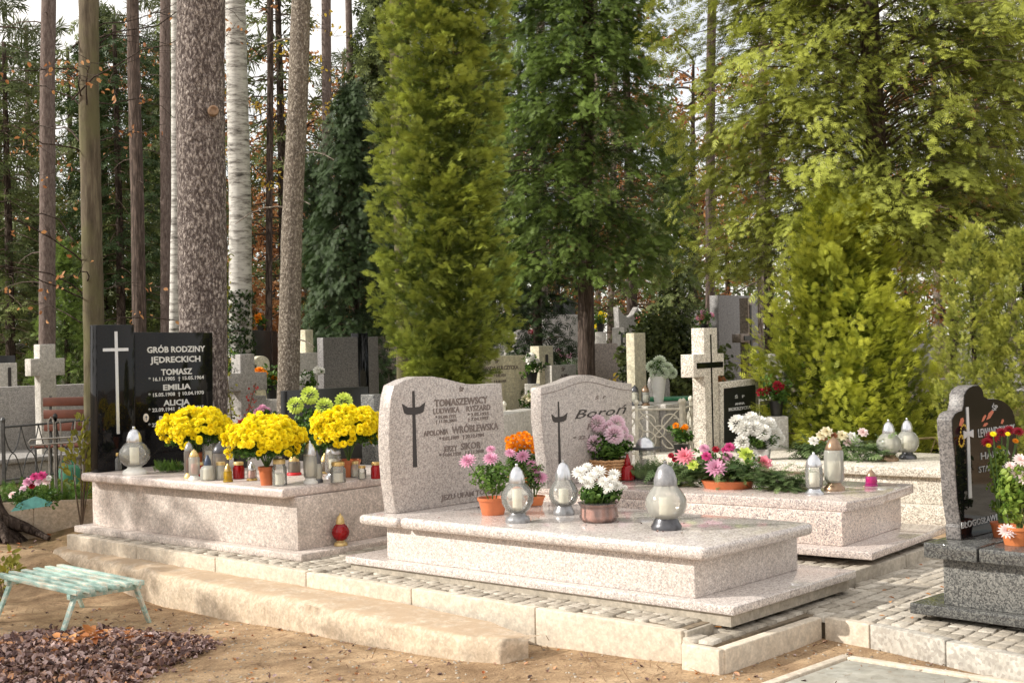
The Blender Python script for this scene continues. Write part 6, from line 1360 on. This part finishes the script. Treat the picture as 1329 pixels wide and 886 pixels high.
# around the birch
standing_cross('small rough grey cross with a thick shaft behind the yellow bushes', 296, 346, 460, 13.4, .18, .16, 'greys', armh=.80)
stone('low weathered headstone beside the small rough cross', 310, 345, 515, 13.6, 'greys', tomb=.9, kerbh=.2)
stone('low wide black granite headstone behind the lime green pompons', 372, 478, 507, 12.1, 'blackm', tomb=0, th=.10)
stone('dark polished slanted stone just left of the arched headstone', 484, 500, 512, 11.0, 'granD', tomb=0, th=.16)
stone('wide grey headstone divided by a black polished band', 420, 491, 438, 17.0, 'granDh', tomb=1.6, band=(.62, .80), tmat='greys')
stone('pale brownish headstone right of the banded one under the thuja', 491, 527, 436, 19.5, 'brownst', tomb=1.5, tmat='cream')
standing_cross('pale cream stepped cross left of the banded headstone', 386, 418, 428, 18.5, .14, .14, 'cream', armh=.70)
stone('pale low headstone under the cream cross', 384, 418, 458, 18.3, 'greyl', tomb=1.0)
stone('long concrete wall in the far background', 328, 432, 397, 31, 'greyl', tomb=0, th=.2, rz=radians(5))
stone('dark green low wall behind the birch', 326, 360, 428, 23, 'blackm', tomb=0, th=.2, rz=radians(0))
# centre
stone('sand coloured headstone with engraved lines behind the arched one', 611, 684, 463, 17.0, 'cream', tomb=1.4, tmat='greys', texts=[('ŚP', .06, .45, .93), ('WANDA KULCZYCKA', .072, .5, .86), ('* 2.03.1921', .05, .5, .79), ('† 8.10.1999', .05, .5, .73)])
stone('dark brown squat headstone under the thuja foliage', 612, 640, 434, 20, 'brownst', tomb=0, th=.2)
stone('pale yellow pillar stone with small dark cross', 700, 718, 449, 17.2, 'cream', tomb=1.2, th=.15, tmat='greyl', cross=(.5, .92, .60, .07))
stone('light grey headstone with engraved name beside the yellow pillar', 716, 748, 474, 17.2, 'greyl', tomb=1.2, texts=[('ŚP', .06, .45, .93), ('ALBIN', .06, .5, .86), ('KACZOR', .085, .5, .78)])
stone('grey headstone with black top edge between the cypress stem and the dark crown', 708, 752, 408, 24, 'greys', tomb=1.4)
stone('white and black block headstone far behind the cypress stem', 733, 747, 391, 29, 'blackm', tomb=1, th=.3, tmat='whitep')
stone('brown headstone right of the cypress stem', 768, 802, 446, 19.0, 'brownst', tomb=1.2, tmat='greyl')
standing_cross('cross with a black arm behind the brown headstone', 793, 822, 425, 21, .14, .14, 'greyl', armh=.8, inlay='blackm')
stone('grey headstone with two raised horns in the distance', 804, 829, 398, 25, 'greys', shape='horn', tomb=1.3, tmat='cream')
stone('tall pale green-grey pillar stone with flat cap left of the vase', 824, 838, 432, 15.5, 'cream', tomb=0, th=.12)
stone('grey rounded headstone behind the white vase', 851, 869, 485, 14.8, 'greys', shape='arch', tomb=1.0)
stone('small grey block headstone in the far right distance', 893, 908, 401, 27, 'greys', tomb=1.2, th=.3)
stone('large plain grey headstone far behind the granite cross', 934, 984, 383, 20.5, 'granDh', tomb=1.6, tmat='greys', th=.16)
standing_cross('narrow stone post cross with a black metal cross on it beside the large grey headstone', 962, 988, 386, 18.5, .12, .14, 'brownst', armh=.72, inlay='blackm')
stone('low grey grave slab between golden shrub and terrazzo tomb', 985, 1020, 520, 13, 'greys', tomb=.0, th=.3)
stone('low dark grey stone wall in the shade behind the globe lanterns', 1130, 1240, 500, 14.5, 'brownst', tomb=0, th=.2)
stone('low pale wall behind the orange flowers', 650, 700, 538, 12.0, 'greyl', tomb=0, th=.2, rz=radians(-20))
# farther rows
farflowers_todo = []
r5 = random.Random(5); GR = 'headstones of the far rows'
mats = ['greys', 'greyl', 'brownst', 'blackm', 'cream', 'granDh']; desc = dict(greys='grey', greyl='light grey', brownst='brown', blackm='black', cream='cream', granDh='speckled grey')
fl_heads = []
for i, (u, d) in enumerate([(20, 27), (60, 30), (150, 26), (185, 31), (330, 27), (362, 29), (455, 28), (500, 31), (545, 28), (590, 30), (640, 25.5), (668, 28), (690, 26), (735, 33), (765, 30), (800, 31), (845, 27), (872, 30), (905, 33), (955, 29), (1010, 27), (1060, 30), (1120, 28), (1190, 30), (1250, 27), (1300, 31)]):
    k = mats[i % 6]; w_ = r5.uniform(.5, .9); s = 1750 / d; vt = 443 - (r5.uniform(.9, 1.35) - 1.36) * s - 3
    stone(f'{desc[k]} headstone standing in a far row', u, u + w_ * s * .8, vt, d, k, r5.choice(['flat', 'arch', 'wave']), tomb=1.4, group=GR, name='grave')
for i, (u, u1, d, vt, k, sh) in enumerate([(662, 684, 20.5, 455, 'greyl', 'flat'), (672, 690, 23.5, 428, 'greys', 'arch'), (722, 742, 21, 452, 'greyl', 'wave'), (754, 772, 26, 418, 'cream', 'flat'), (842, 858, 22, 452, 'greyl', 'arch'), (876, 892, 24, 436, 'greys', 'flat'), (818, 832, 29, 410, 'blackm', 'flat'), (866, 880, 31, 404, 'greyl', 'arch'), (955, 975, 24, 432, 'greyl', 'flat'), (276, 296, 19, 452, 'greyl', 'flat'), (330, 350, 20.5, 462, 'cream', 'arch'), (392, 408, 24, 436, 'greyl', 'flat'), (404, 420, 27, 420, 'greys', 'flat'), (1000, 1022, 22, 462, 'greyl', 'wave'), (548, 575, 21, 450, 'greys', 'flat'), (500, 520, 24, 440, 'greyl', 'arch')]):
    stone(f'{desc[k]} {"arched" if sh == "arch" else "wavy topped" if sh == "wave" else "straight topped"} headstone of the middle rows', u, u1, vt, d, k, sh, tomb=1.3, group='headstones of the middle rows')
for i, (u, v, d, col) in enumerate([(672, 462, 20, 'f_white'), (730, 462, 20.5, 'f_pink'), (768, 424, 25, 'f_yel'), (850, 462, 21.5, 'f_dahl'), (884, 446, 23, 'f_white'), (964, 446, 23, 'f_orange'), (284, 468, 18.5, 'f_yel'), (412, 434, 26, 'f_white'), (648, 440, 23, 'f_pinkl')]):
    farflowers_todo.append((f'{dict(f_white="white", f_pink="pink", f_yel="yellow", f_dahl="rose", f_orange="orange", f_pinkl="pale pink")[col]} flower bunch on a middle row grave, {["left of the yellow pillar", "below the black-topped headstone", "right of the cypress stem", "above the white vase", "behind the granite cross top", "beside the large plain headstone", "behind the thick pine", "by the cream cross", "under the dark crown"][i]}', u, v, d, col, 6))
# vase and flowers
P = gbase(856, 13.9, 560); P.z = W(856, 522, 0, 13.9).z; s = px(P)
pd = thing('low_plinth', 'grey stone plinth carrying the white vase behind the fence', 'plinth', (P.x, P.y + .1, gz(P.x, P.y)), RZ); hh = P.z - pd.location.z
MB().box(-.35, .3, -.3, .3, 0, hh - .05).build('block', MT['greys'], pd, .01); MB().box(-.38, .33, -.33, .33, hh - .0495, hh - .002).build('cover', MT['greyl'], pd, .01)
t = plant('tall white cone vase holding white-green hydrangeas', P, 9, 34, [(846, 476, 9, 0), (856, 470, 10, .03), (866, 478, 9, 0), (850, 486, 8, -.03), (861, 484, 9, -.04), (872, 484, 8, 0)], POM, 'f_green', 'green', 40, 12, (34, 60), potkind='cone', potmat='whitep', lsz=.05, nm='flower_vase', cat='vase')
for u, lab, lid in ((824, 'clear lantern with dark pointed lid left of the white vase', 'silverd'), (838, 'clear lantern with copper lid just left of the white vase', 'bronze')):
    Pq = W(u, 524, 0, 13.6); Pq.z = W(u, 526, 0, 13.6).z; 
    q = thing('low_plinth', 'small stone block under the ' + ('dark lidded' if lid == 'silverd' else 'copper lidded') + ' lantern', 'plinth', (Pq.x, Pq.y, gz(Pq.x, Pq.y)), RZ); MB().box(-.1, .1, -.1, .1, 0, Pq.z - q.location.z - .002).build('block', MT['greyl'], q, .01)
    lantern(lab, Pq, 27 * px(Pq), 6 * px(Pq), 'cyl', 'glass', lid)
P = gbase(873, 14.3, 560); t = thing('slatted_table', 'bright green slatted seat behind the scroll fence', 'bench', P, radians(3)); zz = W(873, 515, 0, 14.3).z - P.z
for k in range(5): MB().box(-.27, .27, -.17 + .07 * k, -.115 + .07 * k, zz - .03, zz).build('slat', MT['greend'], t, .004)
for x in (-.22, .22):
    for y in (-.14, .14): MB().box(x - .02, x + .02, y - .02, y + .02, 0, zz - .0305).build('leg', MT['greend'], t, .003)
# small bouquets on farther graves
def farflowers(label, u, v, d, col, n=7, r=.05, spread=.11, leaf='green', pot=True, tpl=POMS):
    P = W(u, v, 0, d); t = thing('flower_bunch', label, 'flowers', (P.x, P.y, P.z - .12))
    for i in range(n): head('flower_head', tpl, col if isinstance(col, str) else col[i % len(col)], t, (rnd.gauss(0, spread * .6), rnd.gauss(0, spread * .4), .12 + rnd.gauss(0, spread * .35)), (rnd.gauss(0, .4), -.6, .8), r * rnd.uniform(.8, 1.1), .6)
    q = rng.normal(0, spread * .5, (50, 3)) + [0, 0, .06]; leaves('leaves', leaf, t, q, unit(50), rng.uniform(.05, .08, 50))
    if pot:
        z = gz(P.x, P.y) - (P.z - .12); MB().box(-.09, .09, -.09, .09, z, -.14).build('stone_block', MT['greyl'], t, .008); MB().lathe([(.05, -.1395), (.07, .0), (0, .0)], 14).build('pot', MT['blackm'], t, smooth=True)
for a in [('white roses in dark leaves left of the banded headstone', 400, 488, 15.5, 'f_white', 8), ('yellow flowers on the far concrete wall', 420, 411, 28, 'f_yel', 5), ('pale pink roses before the far concrete wall, left of the yellow ones', 402, 413, 28, 'f_blush', 5), ('orange-yellow flowers behind the birch', 338, 414, 25, 'f_orange', 6), ('white flower bunch before the yellow pillar', 690, 470, 16.4, 'f_white', 3, .06), ('yellow flowers beside the peaked headstone', 690, 515, 13.5, 'f_cream', 8), ('yellow bunch right of the cypress stem', 779, 411, 23, 'f_yel', 7), ('white flowers on a ledge left of the dark crown', 660, 437, 22, 'f_white', 8), ('pink flowers on top of the large plain headstone side', 914, 410, 19.8, ['f_pink', 'f_dahl'], 6), ('pink and red bunch left of the grey black-topped headstone', 696, 430, 22.5, ['f_dahl', 'f_red', 'f_white'], 8), ('orange bunch far behind the horned headstone', 836, 414, 24, ['f_orange', 'f_dahl'], 6), ('red flowers in the shade behind the golden shrub', 1007, 503, 12.4, 'f_red', 6), ('mauve flowers beside the slender scaly trunk', 345, 540, 12.6, 'f_pink', 6), ('yellow flower at the shoulder of the small rough cross', 295, 468, 13.7, 'f_yel', 3), ('orange leaves bunch behind the red climber', 352, 485, 14, 'f_orange', 5), ('red flowers beside the grey cross at the left', 66, 482, 17, ['f_orange', 'redl'], 5), ('yellow daisies left of the wreath', 884, 558, 11.4, 'f_orange', 4, .03, .06)]:
    farflowers(*a)
for a in farflowers_todo: farflowers(*a)
for a in [(641, 446, 22, 'small white lantern leftmost on the ledge by the dark crown'), (652, 446, 22, 'small white lantern second on the ledge by the dark crown'), (705, 441, 22.5, 'small red-white lantern beside the pink bunch')]:
    P = W(a[0], a[1], 0, a[2]); t0_ = thing('low_plinth', 'thin stone block carrying the ' + a[3].replace('small ', ''), 'plinth', (P.x, P.y, gz(P.x, P.y))); MB().box(-.08, .08, -.08, .08, 0, P.z - t0_.location.z - .002).build('block', MT['greyl'], t0_, .01); lantern(a[3], P, .22, .06, 'cyl', 'glassm', 'whitep')
# ------------------------------------------------------------------ light
w = bpy.data.worlds.new('World'); SC.world = w; w.use_nodes = True
nt = w.node_tree; bg = nt.nodes['Background']; sky = nt.nodes.new('ShaderNodeTexSky'); sky.sky_type = 'NISHITA'; sky.sun_disc = False
EL = math.atan(.56 / hypot(.99, .146)); sky.sun_elevation = EL; sky.sun_rotation = atan2(SUNV.x, SUNV.y)
sky.air_density = 1.0; sky.dust_density = .8; sky.ozone_density = 1.0
tcw = nt.nodes.new('ShaderNodeTexCoord'); nzw = nt.nodes.new('ShaderNodeTexNoise'); nzw.inputs['Scale'].default_value = 2.2; nzw.inputs['Detail'].default_value = 7
nt.links.new(tcw.outputs['Generated'], nzw.inputs['Vector'])
rw = nt.nodes.new('ShaderNodeValToRGB'); rw.color_ramp.elements[0].position = .30; rw.color_ramp.elements[0].color = (.35, .35, .35, 1); rw.color_ramp.elements[1].position = .55; rw.color_ramp.elements[1].color = (1, 1, 1, 1)
nt.links.new(nzw.outputs['Fac'], rw.inputs['Fac'])
mw = nt.nodes.new('ShaderNodeMix'); mw.data_type = 'RGBA'; nt.links.new(rw.outputs['Color'], mw.inputs[0]); nt.links.new(sky.outputs[0], mw.inputs[6]); mw.inputs[7].default_value = (9.3, 8.9, 8.4, 1)
nt.links.new(mw.outputs[2], bg.inputs['Color']); bg.inputs['Strength'].default_value = .15
sd = bpy.data.lights.new('sun', 'SUN'); sd.energy = 5.0; sd.angle = radians(.55); sd.color = (1, .95, .86)
so = bpy.data.objects.new('sun', sd); COL.objects.link(so); so.rotation_euler = SUNV.to_track_quat('Z', 'Y').to_euler(); so.location = (-20, 0, 20)
SC.view_settings.view_transform = 'Standard'; SC.view_settings.look = 'None'; SC.view_settings.exposure = 0
c = SC.cycles; c.max_bounces = 7; c.diffuse_bounces = 3; c.glossy_bounces = 3; c.transmission_bounces = 4; c.transparent_max_bounces = 12; c.caustics_reflective = False; c.caustics_refractive = False
c.use_light_tree = False; c.adaptive_threshold = .02
